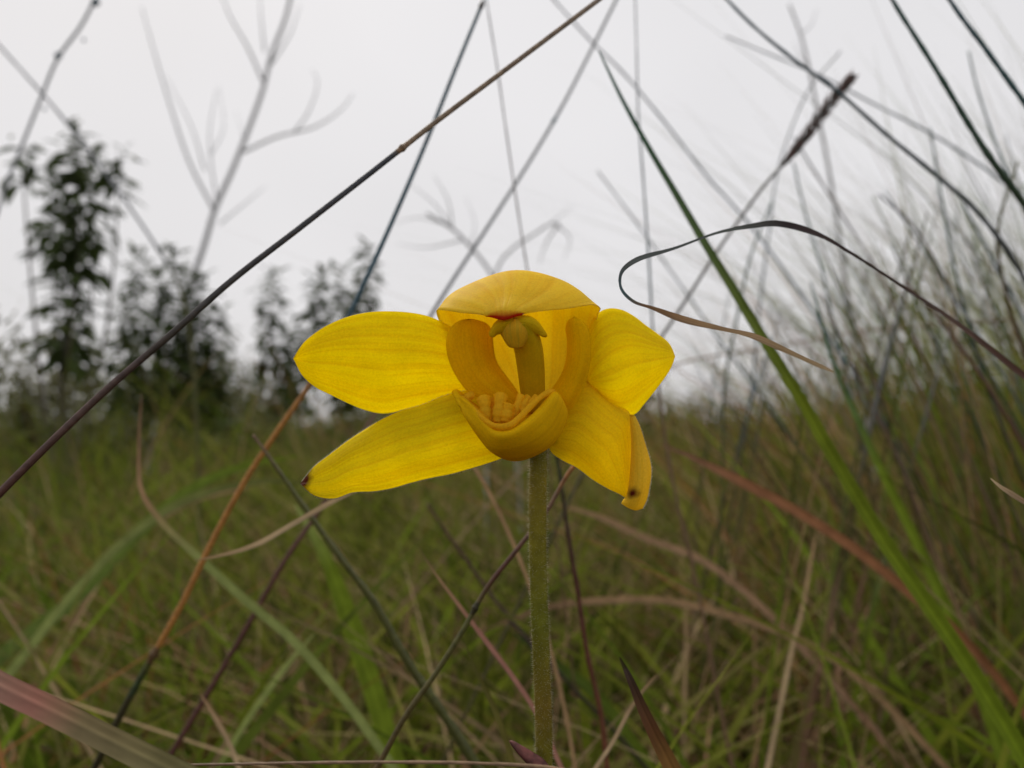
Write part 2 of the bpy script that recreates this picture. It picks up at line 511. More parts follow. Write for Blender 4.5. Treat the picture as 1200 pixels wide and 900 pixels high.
def loft(name, rows, mat, parent, nu=36, nv=24, thick=0.00035, sharp_rows=False, ruffle=0.0, seed=0):
    """rows: list (base..tip) of lists of (x,y,mm). Catmull-Rom both ways; closed sheet of real thickness."""
    G = [[np.array(p, dtype=float) for p in r] for r in rows]
    ncol = len(G[0])
    rng = random.Random(seed)
    ph = [rng.uniform(0, 6.28) for _ in range(4)]
    front = []
    for iu in range(nu + 1):
        u = iu / nu
        ctrl = [cr([G[r][c] for r in range(len(G))], u) for c in range(ncol)]
        for iv in range(nv + 1):
            v = iv / nv
            q = cr(ctrl, v)
            if ruffle:
                e = abs(v - 0.5) * 2
                q = q + np.array([0, 0, ruffle * (e ** 3) * math.sin(u * 9 + ph[0] + (v > .5) * 2) + ruffle * 0.35 * math.sin(v * 17 + ph[1]) * math.sin(u * 3 + ph[2])])
            front.append(Pm(*q))
    W = nv + 1
    # normals for thickness
    arr = np.array([tuple(p) for p in front]).reshape(nu + 1, W, 3)
    du = np.gradient(arr, axis=0); dv = np.gradient(arr, axis=1)
    nn = np.cross(du, dv); nn /= (np.linalg.norm(nn, axis=2, keepdims=True) + 1e-12)
    vv = np.linspace(0, 1, W)[None, :, None]; uu = np.linspace(0, 1, nu + 1)[:, None, None]
    prof = thick * (0.25 + 0.75 * np.clip(np.minimum(np.minimum(vv, 1 - vv) * 8, (1 - uu) * 12), 0, 1))
    a = arr + nn * prof * 0.5; b = arr - nn * prof * 0.5
    verts = list(a.reshape(-1, 3)) + list(b.reshape(-1, 3))
    off = (nu + 1) * W
    faces = []
    for i in range(nu):
        for j in range(nv):
            k = i * W + j
            faces.append((k, k + 1, k + W + 1, k + W))
            faces.append((off + k, off + k + W, off + k + W + 1, off + k + 1))
    for i in range(nu):
        for j in (0, nv):
            k = i * W + j
            faces.append((k, k + W, off + k + W, off + k))
    for j in range(nv):
        for i in (0, nu):
            k = i * W + j
            faces.append((k, k + 1, off + k + 1, off + k))
    uvs = [(j / nv, i / nu) for i in range(nu + 1) for j in range(W)] * 2
    o = link(name, mesh_from(name, verts, faces, mat, uvs=uvs), parent)
    return o, arr

def outline_rows(A, B, depth, n=12, bulge=0.0, extra_cols=3):
    """two edge polylines (base -> tip) -> control rows with a bulged section. depth(u, v) in mm"""
    a = resample([(x, y, 0) for x, y in A], n); b = resample([(x, y, 0) for x, y in B], n)
    rows = []
    cols = extra_cols + 2
    for k in range(n + 1):
        u = k / n
        row = []
        for c in range(cols):
            v = c / (cols - 1)
            p = a[k] * (1 - v) + b[k] * v
            row.append((p[0], p[1], depth(u, v)))
        rows.append(row)
    return rows

def hairs(name, spots, parent, ln, wd, rng, mat=M_HAIR):
    """spots: list of (point, outward unit vector). tiny 2-face hairs joined as one part"""
    verts, faces = [], []
    for p, n in spots:
        n = Vector(n); p = Vector(p)
        n2 = (n + Vector((rng.uniform(-.4, .4), rng.uniform(-.4, .4), rng.uniform(-.4, .4)))).normalized()
        l = ln * rng.uniform(0.6, 1.25)
        s = n2.cross(Vector((rng.uniform(-1, 1), rng.uniform(-1, 1), rng.uniform(-1, 1)))).normalized() * wd * 0.5
        k = len(verts)
        s2 = s.cross(n2).normalized() * wd * 0.5
        verts += [p - s, p + s, p + s2, p + n2 * l]
        faces += [(k, k + 1, k + 3), (k + 1, k + 2, k + 3), (k + 2, k, k + 3)]
    o = link(name, mesh_from(name, verts, faces, mat), parent)
    tag(o, kind="stuff")
    return o

def edge_spots(arr, rng, per=5, sides=(0, 1)):
    """points along both long edges of a lofted sheet, pointing outwards"""
    out = []
    for s in sides:
        j, j2 = (0, 1) if s == 0 else (arr.shape[1] - 1, arr.shape[1] - 2)
        for i in range(arr.shape[0] - 1):
            for _ in range(per):
                t = rng.random()
                p = arr[i, j] * (1 - t) + arr[i + 1, j] * t
                q = arr[i, j2] * (1 - t) + arr[i + 1, j2] * t
                n = p - q; L = np.linalg.norm(n)
                if L < 1e-7: continue
                out.append((Vector(p), Vector(n / L)))
    return out

rng = random.Random(5)
stem_px = [(630, 512, 3.6), (631, 535, 3.4), (630, 600, 3.0), (631, 680, 2.6), (634, 760, 2.2), (637, 840, 2.0), (638, 905, 2.0)]
stem_pts = [Pm(*p) for p in stem_px]
foot = Vector((stem_pts[-1].x + 0.004, stem_pts[-1].y + 0.012, -0.01))
stem_pts += [stem_pts[-1].lerp(foot, 0.45) + Vector((0.001, 0, 0)), foot]
orchid = empty("yellow_orchid", foot, "yellow orchid flower with spread petals on an upright hairy green stem, in sharp focus", "flower")

GR1 = (0.13, 0.135, 0.012); GR2 = (0.20, 0.155, 0.014); GR3 = (0.16, 0.11, 0.015)
stops = [(0, (0.10, 0.12, 0.02)), (0.06, GR1), (0.2, GR2), (0.45, GR1), (0.6, GR3), (0.8, GR1), (1, (0.12, 0.08, 0.03))]
def srad(t):
    w = 23.5 + 3.0 * math.exp(-((t - 0.02) / 0.05) ** 2) - 2 * min(t * 1.3, 1)
    if t < 0.04: w += (0.04 - t) * 160
    return 0.5 * (w - 1.5) * (1 + .015 * math.sin(t * 31)) * D0 / FPX
M_OSTEM = plant_mat("orchid_stem_mat", 0.0, rough=0.5, scale=700, var=0.2, spec=0.15)
fs = link("flower_stem", tube_mesh("flower_stem", stem_pts, srad, lambda t: lerp_stops(stops, t), M_OSTEM, 20, 90), orchid)
# fine pale hairs standing off the stem
base = [np.array(p, dtype=float) for p in stem_pts]
spots = []
for _ in range(6000):
    t = rng.random() ** 1.3
    c = crc(base, t); T = crc(base, min(t + .01, 1)) - crc(base, max(t - .01, 0)); T /= np.linalg.norm(T)
    an = rng.uniform(0, 2 * math.pi)
    S = np.cross(T, [0, 1, 0]); S /= np.linalg.norm(S); U = np.cross(S, T)
    n = S * math.cos(an) + U * math.sin(an)
    spots.append((c + n * srad(t) * 0.98, n))
hairs("stem_hair", spots, orchid, 0.0005, 0.000022, rng)

# petals ---------------------------------------------------------------
A = [(575, 420), (540, 390), (523, 380), (503, 371), (477, 366), (447, 365), (420, 368), (390, 378), (367, 392), (350, 408), (344, 420)]
B = [(575, 462), (552, 463), (530, 466), (507, 472), (480, 479), (457, 484), (443, 484), (420, 478), (397, 467), (367, 452), (348, 432), (344, 420)]
def dl(u, v):
    return 4.0 - 2.0 * u - 3.2 * math.sin(math.pi * min(u * 1.05, 1)) * (1 - (2 * v - 1) ** 2) * 0.55 + 2.0 * (v - 0.5) + 1.2 * u * u
p1, ar = loft("petal", outline_rows(A, B, dl), M_PETAL, orchid, 48, 30, ruffle=0.25, seed=1)
hairs("edge_hair", edge_spots(ar, rng, 10), p1, 0.00012, 0.00003, rng)

A = [(688, 455), (686, 415), (690, 385), (702, 365), (720, 362), (736, 366), (752, 378), (774, 394), (787, 406), (791, 418)]
B = [(690, 440), (694, 452), (703, 462), (715, 476), (728, 486), (741, 488), (756, 472), (768, 457), (784, 435), (791, 418)]
def dr(u, v):
    return 3.6 - 1.0 * u + 5.5 * u * u - 2.6 * math.sin(math.pi * min(u, 1)) * (1 - (2 * v - 1) ** 2)
p2, ar = loft("petal", outline_rows(A, B, dr), M_PETAL, orchid, 44, 28, ruffle=0.25, seed=2)
tag(p2, "broad right petal turned partly away from the viewer")
hairs("edge_hair", edge_spots(ar, rng, 8), p2, 0.00012, 0.00003, rng)

# lower left sepal
A = [(608, 478), (570, 458), (530, 461), (497, 474), (463, 484), (440, 496), (410, 515), (385, 534), (365, 550), (352, 567)]
B = [(612, 522), (605, 529), (583, 539), (558, 547), (530, 555), (500, 561), (473, 568), (447, 575), (413, 577), (393, 584), (377, 583), (357, 576), (352, 567)]
def ds(u, v):
    return 3.2 - 3.4 * u + 1.8 * u * u - 1.6 * math.sin(math.pi * min(u * 1.05, 1)) * (1 - (2 * v - 1) ** 2) + 1.6 * (0.5 - v)
p3, ar = loft("sepal", outline_rows(A, B, ds), M_SEPAL, orchid, 48, 28, ruffle=0.22, seed=3)
tag(p3, "lower left sepal with a small brown tip")
hairs("edge_hair", edge_spots(ar, rng, 26), p3, 0.00028, 0.00003, rng)

# lower right sepal: broad face and the edge folded over with its brown spot
A = [(640, 500), (662, 462), (690, 446), (706, 458), (722, 472), (739, 486), (741, 515), (739, 548), (737, 572), (734, 584)]
B = [(636, 514), (641, 521), (648, 532), (662, 541), (676, 548), (696, 563), (717, 575), (726, 579), (731, 582), (734, 584)]
def dq(u, v):
    return 3.4 - 1.2 * u + 0.5 * u * u - 1.4 * math.sin(math.pi * u) * (1 - (2 * v - 1) ** 2) + 1.0 * (0.5 - v)
p4, ar = loft("sepal", outline_rows(A, B, dq), M_SEPAL_R, orchid, 44, 26, ruffle=0.15, seed=4)
tag(p4, "lower right sepal with its outer edge folded over and a brown spot near the tip")
hairs("edge_hair", edge_spots(ar, rng, 10, sides=(1,)), p4, 0.00014, 0.00003, rng)
fold_rows = [
    [(738, 486, 2.6), (740, 486, 2.2), (742, 487, 2.0), (744, 489, 2.4)],
    [(739, 500, 2.5), (743, 500, 1.7), (747, 500, 1.7), (750, 501, 2.4)],
    [(740, 520, 2.4), (745, 520, 1.3), (751, 520, 1.4), (756, 520, 2.4)],
    [(739, 545, 2.3), (746, 545, 1.0), (755, 544, 1.2), (762, 541, 2.4)],
    [(737, 568, 2.2), (745, 568, 0.9), (755, 566, 1.1), (763, 557, 2.3)],
    [(734, 581, 2.2), (742, 583, 1.1), (752, 580, 1.3), (761, 571, 2.4)],
    [(730, 586, 2.2), (738, 592, 1.6), (748, 591, 1.7), (758, 585, 2.4)],
    [(728, 590, 2.2), (736, 595, 2.0), (745, 598, 2.1), (753, 596, 2.4)],
]
p5, ar = loft("folded_edge", fold_rows, M_FLAP, p4, 36, 16)
hairs("edge_hair", edge_spots(ar, rng, 22, sides=(1,)), p5, 0.0004, 0.00003, rng)
p5.data.materials[0] = M_FLAP

# hood: the upper sepal rises behind the column, arches over it and droops forward to a red tip
hood_rows = [
    [(585, 500, 6.0), (602, 506, 6.6), (620, 508, 7.0), (636, 506, 6.6), (650, 498, 6.0)],
    [(560, 440, 5.5), (592, 448, 8.2), (625, 450, 9.5), (655, 444, 8.4), (676, 432, 5.6)],
    [(529, 402, 4.2), (570, 404, 8.8), (618, 405, 10.5), (660, 400, 9.0), (692, 396, 4.6)],
    [(515, 376, 2.4), (552, 366, 8.2), (612, 362, 10.2), (664, 362, 8.6), (701, 368, 3.4)],
    [(512, 364, 0.6), (539, 344, 5.5), (602, 325, 8.2), (660, 336, 6.2), (703, 361, 1.6)],
    [(520, 363, -1.2), (544, 340, 2.6), (600, 320, 4.6), (654, 330, 3.2), (693, 357, -0.2)],
    [(540, 366, -2.6), (560, 345, -0.2), (601, 333, 1.0), (642, 342, 0.2), (667, 361, -1.8)],
    [(562, 368, -3.6), (574, 355, -2.2), (598, 349, -1.6), (624, 354, -2.0), (638, 364, -3.0)],
    [(566, 369, -3.9), (578, 366, -3.8), (594, 362, -3.7), (606, 364, -3.8), (617, 367, -3.8)],
    [(570, 370.5, -4.0), (580, 373, -4.2), (591, 375, -4.4), (602, 371.5, -4.2), (612, 368.5, -4.0)],
]
hood, ar = loft("hood_sepal", hood_rows, M_HOOD, orchid, 64, 40, thick=0.0006, ruffle=0.38, seed=6)
tag(hood, "upper sepal arching forward as a hood with a red tip")
hairs("edge_hair", edge_spots(ar, rng, 6), hood, 0.00012, 0.00003, rng)

# two inner side petals cupping the column
A = [(600, 478), (578, 470), (552, 462), (534, 440), (524, 415), (524, 392), (534, 378), (551, 374)]
B = [(614, 476), (606, 458), (593, 440), (582, 424), (578, 405), (577, 390), (569, 378), (551, 374)]
def di(u, v):
    return 3.0 - 5.0 * u + 1.0 * u * u - 1.2 * math.sin(math.pi * u) * (1 - (2 * v - 1) ** 2) + 3.0 * (v - 0.35) * math.sin(math.pi * min(1, u * .95 + .05))
l1, ar = loft("inner_petal", outline_rows(A, B, di), M_LOBE, orchid, 36, 22, ruffle=.25, thick=0.00035, seed=7)
tag(l1, "left inner lobe, round and cupped")
A = [(626, 470), (642, 460), (655, 444), (663, 425), (665, 402), (663, 385), (666, 375), (673, 371)]
B = [(648, 490), (664, 484), (678, 468), (687, 446), (692, 422), (692, 398), (687, 380), (673, 371)]
def dj(u, v):
    return 2.6 - 4.6 * u + 1.0 * u * u - 1.5 * math.sin(math.pi * u) * (1 - (2 * v - 1) ** 2) + 4.0 * (0.5 - v) * math.sin(math.pi * min(1, u * .95 + .05))
l2, ar = loft("inner_petal", outline_rows(A, B, dj), M_LOBE, orchid, 36, 20, ruffle=.2, thick=0.00035, seed=8)
tag(l2, "right inner lobe, a narrow crescent")

# lip: a shallow boat below the column with fleshy crests inside
lip_rows = [
    [(531, 459, 0.5), (532, 460, 0.0), (533, 461, -0.4), (534, 462, -0.6), (536, 462, -0.4)],
    [(536, 457, 0.6), (538, 470, -1.6), (545, 484, -2.6), (550, 478, -2.8), (548, 470, -2.2)],
    [(552, 470, 2.0), (556, 500, -1.6), (563, 508, -3.4), (566, 497, -4.2), (566, 488, -3.4)],
    [(575, 484, 3.2), (577, 524, -0.5), (580, 527, -3.2), (580, 512, -5.2), (580, 503, -4.8)],
    [(602, 488, 3.4), (602, 536, -0.2), (603, 528, -3.6), (600, 512, -5.6), (599, 503, -5.2)],
    [(622, 480, 3.0), (630, 528, -0.2), (628, 520, -3.6), (621, 500, -5.4), (616, 492, -4.8)],
    [(634, 470, 2.4), (650, 512, -0.2), (647, 504, -2.8), (638, 484, -4.2), (631, 478, -3.8)],
    [(642, 464, 1.8), (662, 488, -0.4), (658, 478, -2.2), (650, 466, -3.2), (640, 467, -3.0)],
    [(652, 458, 0.6), (658, 468, -0.8), (656, 462, -1.6), (650, 458, -2.2), (646, 459, -2.2)],
]
lip, ar = loft("lip", lip_rows, M_LIP, orchid, 48, 30, thick=0.0006, ruffle=0.22, seed=9)
# thick rolled rim running round the front of the lip
def rim(name, pxs, r0, mat, parent, sides=10, nseg=40, end=0.5):
    pts = [Pm(*p) for p in pxs]
    base_ = [np.array(p, dtype=float) for p in pts]
    lr = random.Random(len(pxs) * 7 + int(r0))
    ph = lr.uniform(0, 6)
    def rad(t):
        e = min(t, 1 - t)
        return r0 * D0 / FPX * (min(1, (e * 14 + 0.05)) ** 0.5) * (1 + 0.10 * math.sin(t * 13 + ph) + 0.05 * math.sin(t * 31))
    me = tube_mesh(name, pts, rad, lambda t: (1, 1, 1), mat, sides, nseg)
    n = len(me.vertices)
    uvl = me.uv_layers.new(name="UVMap")
    li = np.zeros(len(me.loops), dtype=np.int32); me.loops.foreach_get("vertex_index", li)
    uvs = np.array([((k % sides) / sides, (k // sides) / nseg) for k in range(n)], dtype=np.float32)
    uvl.data.foreach_set("uv", uvs[li].ravel())
    return link(name, me, parent)
rim("lip_rim", [(536, 462, 0.2), (545, 470, -1.6), (557, 481, -3.0), (568, 492, -4.2), (580, 499, -5.0), (596, 499, -5.3), (606, 492, -5.0), (617, 481, -4.5), (628, 470, -4.0), (638, 462, -3.2), (647, 459, -2.4), (653, 464, -1.2)], 3.6, M_CREST, lip)
for px in ([(569, 497, -2.6), (569, 486, -2.4), (568, 474, -2.2), (566, 464, -1.6)],
           [(583, 497, -3.0), (585, 484, -2.8), (586, 470, -2.4), (587, 462, -1.8)],
           [(577, 496, -2.6), (577, 484, -1.2), (577, 472, -1.0), (577, 468, -0.8)],
           [(602, 490, -3.0), (606, 478, -2.8), (609, 468, -2.4), (611, 463, -2.0)],
           [(611, 484, -3.0), (615, 474, -2.6), (618, 468, -2.2), (620, 466, -2.0)],
           [(592, 496, -3.4), (594, 487, -3.2), (596, 479, -3.0), (598, 474, -2.8)],
           [(620, 478, -3.0), (624, 472, -2.8), (627, 468, -2.6), (630, 466, -2.4)],
           [(545, 468, -0.4), (550, 464, -0.4), (554, 463, 0.0)]):
    rim("crest", px, 7.8 if px[0][0] < 600 and px[0][0] > 560 else 5.0, M_CREST, lip, 8, 20)

# column and its cap
col_pts = [Pm(626, 480, 3.0), Pm(624, 455, 1.6), Pm(622, 430, 0.4), Pm(619, 408, -0.8), Pm(613, 388, -2.0), Pm(607, 378, -2.6)]
def crad(t): return (13.5 + 2.5 * math.sin(math.pi * t) + 2 * t) * D0 / FPX
def uvwrap(me, sides, nseg):
    uvl = me.uv_layers.new(name="UVMap"); li = np.zeros(len(me.loops), dtype=np.int32); me.loops.foreach_get("vertex_index", li)
    uvs = np.array([((k % sides) / sides, (k // sides) / nseg) for k in range(len(me.vertices))], dtype=np.float32)
    uvl.data.foreach_set("uv", uvs[li].ravel()); return me
column = link("column", uvwrap(tube_mesh("column", col_pts, crad, lambda t: (1, 1, 1), M_COLUMN, 18, 40, flat=0.75), 18, 40), orchid)
cap_rows = [
    [(585, 383, -2.2), (593, 377, -3.0), (604, 374, -3.2), (615, 376, -3.0), (624, 382, -2.2)],
    [(587, 391, -2.2), (594, 388, -3.3), (604, 386, -3.8), (614, 388, -3.3), (622, 390, -2.2)],
    [(592, 398, -2.4), (597, 400, -3.2), (605, 401, -3.5), (612, 399, -3.2), (617, 396, -2.4)],
    [(600, 405, -2.6), (602, 407, -3.0), (605, 408, -3.2), (608, 407, -3.0), (611, 404, -2.6)],
]
cap, _ = loft("anther_cap", cap_rows, M_CAP, column, 20, 20, thick=0.0008)
wing_l = [
    [(604, 371, -3.0), (603, 377, -3.4), (602, 386, -3.0)],
    [(592, 371, -2.9), (591, 379, -3.5), (590, 391, -2.8)],
    [(583, 376, -2.7), (582, 383, -3.2), (583, 392, -2.7)],
    [(577, 386, -2.5), (577, 390, -2.8), (579, 395, -2.6)],
    [(574, 392, -2.4), (574, 393, -2.5), (575, 394, -2.5)],
]
wing_r = [
    [(604, 371, -3.0), (605, 377, -3.4), (606, 386, -3.0)],
    [(616, 370, -2.9), (617, 378, -3.5), (618, 390, -2.8)],
    [(627, 374, -2.7), (627, 382, -3.2), (625, 391, -2.7)],
    [(635, 384, -2.5), (634, 389, -2.8), (631, 392, -2.6)],
    [(641, 394, -2.4), (640, 395, -2.5), (638, 394, -2.5)],
]
for w in (wing_l, wing_r):
    loft("column_wing", w, M_WING, column, 18, 12, thick=0.0006)
# small dark bract at the stem, low in the frame
b_rows = [
    [(634, 912, -1.0), (640, 914, -2.4), (647, 912, -1.0)],
    [(616, 893, -1.2), (626, 897, -2.6), (640, 893, -1.2)],
    [(605, 880, -1.0), (611, 882, -1.9), (622, 880, -1.0)],
    [(597, 868, -0.6), (598, 868, -0.8), (600, 868, -0.6)],
]
bme_mat = plant_mat("bract_mat", 0.1, rough=0.6, scale=900, var=0.5, attr=False, base=(0.11, 0.035, 0.03))
tag(loft("bract", b_rows, bme_mat, orchid, 20, 12, thick=0.0004)[0], "small dark red papery bract low on the stem")

# ------------------------------------------------------------------ single stems and blades the photo shows
stem("grass_stalk", [(725, -18, .150), (700, 1, .146), (600, 76, .140), (508, 145, .136), (430, 206, .132), (350, 268, .128), (270, 330, .124), (200, 392, .12), (130, 452, .117), (60, 518, .113), (-10, 588, .110), (-90, 672, .108)],
     (5.5, 10), [(0, (0.26, 0.19, 0.13)), (.31, (0.22, 0.16, 0.11)), (.33, (0.05, 0.055, 0.07)), (.6, (0.05, 0.045, 0.045)), (.75, (0.08, 0.045, 0.035)), (1, DKRED)],  # navy stretch is lens fringe painted onto a brown stem
     "long dark straight grass stem slanting across in front from top centre to the left edge", nodes=[(.315, (0.20, 0.13, 0.08))])
stem("grass_stalk", [(566, 2, .22), (536, 75, .215), (500, 165, .21), (466, 245, .205), (430, 325, .20), (395, 398, .2), (362, 452, .2), (322, 510, .2), (288, 562, .2), (250, 632, .2), (212, 710, .2), (175, 776, .2), (148, 825, .2), (112, 898, .2)],
     (6, 10), [(0, SLATE), (.36, SLATE), (.42, BROWN), (.5, ORANGE), (.82, ORANGE), (.84, OLIVE), (.88, DKGREEN), (1, DARK)],
     "orange and slate grass stem rising from lower left behind the left petal", nodes=[(.835, (0.12, 0.07, 0.03)), (.005, DARK)])
stem("grass_stalk", [(568, -10, .26), (573, 20, .26), (583, 80, .26), (592, 145, .262), (602, 215, .265), (612, 280, .27), (620, 330, .275), (628, 420, .28), (640, 520, .285)],
     (2.6, 3.6), [(0, GREYST), (1, BROWN)], "thin wavy grass stalk coming down from the top behind the hood of the flower")
stem("grass_stalk", [(728, -12, .34), (697, 50, .34), (660, 122, .335), (620, 190, .33), (570, 268, .32), (520, 345, .31), (470, 430, .30), (425, 510, .29), (378, 592, .28), (335, 655, .27), (295, 725, .265), (245, 810, .26), (198, 888, .255)],
     (6.5, 11), [(0, GREYST), (.4, GREYST), (.55, BROWN), (.68, DKRED), (1, DKRED)],
     "dark red brown grass stem running behind both left petals down to the lower left", nodes=[(.19, SLATE)])
stem("grass_stalk", [(296, 510, .19), (322, 545, .19), (355, 592, .19), (400, 655, .19), (440, 710, .19), (475, 768, .19), (515, 832, .19), (560, 900, .19)],
     (3.5, 14), [(0, BROWN), (.2, OLIVE), (1, (0.07, 0.075, 0.018))], "thick dark olive stalk slanting down to the right below the brown tipped sepal")
blade("grass_stalk", [(166, 460, .22), (163, 520, .22), (166, 575, .22), (190, 612, .22), (235, 655, .22), (290, 705, .22), (345, 752, .22), (400, 815, .22), (458, 895, .22)], 11,
      [(0, BROWN), (.3, STRAW), (.5, LGREEN), (1, LGREEN)], "pale green grass blade with a bent brown tip crossing the orange stem", taper=.6)
stem("grass_stalk", [(688, 532, .150), (668, 552, .150), (640, 600, .150), (605, 645, .149), (570, 690, .148), (543, 738, .147), (510, 790, .146), (476, 838, .145), (442, 900, .144)],
     (4.6, 7), [(0, ORANGE), (.1, (0.36, 0.15, 0.04)), (.2, BROWN), (.45, DKRED), (.6, OLIVE), (1, (0.09, 0.06, 0.02))],
     "thin knotted stem passing just behind the flower stalk down to bottom centre left", nodes=[(.56, DARK)])
blade("grass_stalk", [(488, 637, .165), (510, 672, .165), (540, 712, .165), (570, 752, .165), (600, 792, .165), (630, 838, .165), (660, 905, .165)], 6,
      [(0, OLIVE), (.2, STRAW), (.45, PINK), (1, PINK)], "narrow pinkish blade pointing up left beside the flower stalk", taper=.5)
blade("grass_stalk", [(543, 750, .16), (560, 790, .16), (580, 832, .16), (597, 880, .16), (608, 920, .16)], 7, [(0, OLIVE), (1, (0.14, 0.12, 0.03))],
      "short olive blade left of the dark bract at the bottom", taper=.5)
stem("grass_stalk", [(650, 520, .20), (658, 570, .20), (667, 630, .2), (676, 690, .2), (684, 740, .2), (694, 790, .2), (704, 840, .2), (712, 900, .2)], (6, 8),
     [(0, DKGREEN), (.4, DKRED), (1, (0.16, 0.06, 0.03))], "dark red upright stem just right of the flower stalk")
blade("grass_stalk", [(726, 770, .118), (738, 795, .118), (752, 828, .118), (768, 862, .118), (790, 905, .118)], 19, [(0, DARK), (.3, (0.05, 0.03, 0.02)), (.7, (0.10, 0.045, 0.02)), (1, (0.16, 0.085, 0.025))],
      "dark brown pointed dead blade tip at the bottom right of the flower stalk", taper=.95, fold=.2, cat="dead blade")
blade("grass_straw", [(770, 790, .17), (756, 806, .17), (738, 832, .17), (718, 870, .17), (700, 897, .17)], 5, [(0, STRAW), (1, PALE)],
      "thin pale straw blade beside the dark pointed tip at the bottom", taper=.5)
blade("grass_straw", [(958, 618, .30), (950, 660, .3), (940, 715, .3), (930, 752, .3), (922, 790, .3)], 9, [(0, STRAW), (1, PALE)],
      "short upright pale straw blade standing in the grass at right", taper=.2, twist=(.6, .2))
blade("grass_straw", [(776, 520, .26), (830, 545, .26), (880, 570, .26), (940, 603, .26), (1000, 642, .26), (1060, 690, .26), (1140, 760, .27)], 15,
      [(0, BROWN), (.3, (0.26, 0.12, 0.06)), (1, (0.20, 0.09, 0.04))], "broad rust brown blade slanting down behind the green blades at right", taper=.3, cat="grass blade")
blade("grass_stalk", [(702, 60, .20), (730, 118, .2), (762, 176, .2), (795, 232, .2), (826, 285, .2), (860, 340, .2), (895, 398, .2), (935, 462, .2), (968, 520, .2), (1003, 580, .2), (1040, 640, .2), (1085, 705, .2), (1135, 780, .2), (1190, 870, .2), (1210, 905, .2), (1250, 985, .2), (1290, 1080, .2)], 30,
      [(0, TEAL), (.2, (0.07, 0.11, 0.05)), (.45, (0.13, 0.165, 0.014)), (1, (0.13, 0.19, 0.012))], "long green blade rising from the lower right and tapering to the top, widest of all", taper=1.1, nseg=110)
blade("grass_stalk", [(950, 330, .28), (975, 420, .28), (1000, 480, .28), (1030, 545, .28), (1062, 610, .28), (1095, 680, .28), (1130, 760, .28), (1160, 840, .28), (1180, 905, .28)], 24,
      [(0, TEAL), (.4, GREEN), (1, GREEN)], "second broad green blade standing just right of the widest one", taper=.9)
# curled dry leaf
def curl():
    pp = [(977, 436, .112), (950, 424, .112), (915, 408, .113), (880, 393, .114), (845, 385, .115), (800, 374, .115), (765, 361, .115), (742, 353, .114), (728, 338, .113), (728, 320, .114), (745, 305, .116), (790, 291, .119),
          (840, 273, .122), (880, 265, .125), (912, 262, .128), (955, 273, .131), (1000, 297, .135), (1060, 336, .14), (1130, 385, .146), (1200, 440, .152), (1290, 505, .158), (1370, 590, .165)]
    pts, seen = path_of(pp, True)
    base_w = FOCUS / FPX
    st = [(0, 1.5), (.03, 6), (.12, 8), (.2, 11), (.24, 9), (.30, 5), (.35, 4), (.42, 4), (.5, 9), (.55, 6), (.62, 8), (.7, 11), (1, 13)]
    wid = lambda t: lerp_stops([(a, [b]) for a, b in st], t / seen)[0] * base_w
    cf = lambda t: lerp_stops([(0, PALE), (.2, STRAW), (.3, BROWN), (.36, SLATE), (.45, (0.09, 0.10, 0.10)), (.6, (0.10, 0.11, 0.10)), (.68, DARK), (.85, (0.09, 0.06, 0.05)), (1, DKRED)], t / seen)
    tw = lambda t: 0.9 * math.sin(t / seen * 26) * (1 if t / seen < .4 else .5) + .3
    o = link("grass_spear", ribbon_mesh("grass_spear", pts, wid, cf, M_BLADE, tw, nseg=160, fold=.3))
    recentre(o, pts[-1])
    tag(o, "dry grass leaf looping back in a hook beside the right petal, its end twisted", "dead blade")
curl()

# seed spike on its stalk
def spike():
    pp = [(1000, 88, .30), (975, 118, .3), (945, 158, .3), (920, 190, .3), (895, 218, .3), (868, 255, .3), (838, 298, .3), (808, 345, .3), (775, 395, .3), (735, 450, .3), (700, 520, .3)]
    pts, seen = path_of(pp, True)
    o = empty("seed_spike", pts[-1], "fuzzy brown grass seed spike on a thin stalk against the sky at upper right", "grass spike")
    link("culm", tube_mesh("culm", pts, lambda t: (0.3 + 1.3 * min(1, t / seen * 3)) * .3 / FPX * 1.2, lambda t: (0.12, 0.11, 0.10), M_STEM), o)
    r = random.Random(3)
    base_ = [np.array(p, dtype=float) for p in pts]
    verts, faces, vc = [], [], []
    for k in range(170):
        f = k / 170
        t = (0.01 + f * 3.1 / 10) * seen
        c = crc(base_, t); T = crc(base_, max(t - .01, 0)) - c
        T /= np.linalg.norm(T) + 1e-9
        an = k * 2.4
        S = np.cross(T, [0, 1, 0]); S /= np.linalg.norm(S); U = np.cross(S, T)
        n = S * math.cos(an) + U * math.sin(an)
        wv = math.sin(math.pi * min(1, .08 + f * .92)) ** .6
        Lk = r.uniform(.0022, .0034) * (.5 + .5 * wv); wk = .00065
        a = c + n * .0004; tip = c + n * .0021 * wv + T * Lk * 1.15
        s = np.cross(n, T) * wk; q = len(verts)
        mid = (a + tip) / 2
        verts += [a, mid + s, mid - s, mid + n * wk, tip, tip + (T * .6 + n * .5) * r.uniform(.001, .0025)]
        faces += [(q, q + 1, q + 3), (q, q + 3, q + 2), (q + 1, q + 4, q + 3), (q + 3, q + 4, q + 2), (q, q + 2, q + 1), (q + 1, q + 2, q + 4), (q + 4, q + 5, q + 3)]
        cc = (0.14 + r.uniform(-.04, .06), 0.11, 0.10)
        vc += [cc] * 6
    link("seed_head", mesh_from("seed_head", verts, faces, M_BLADE, vc, smooth=False), o)
spike()

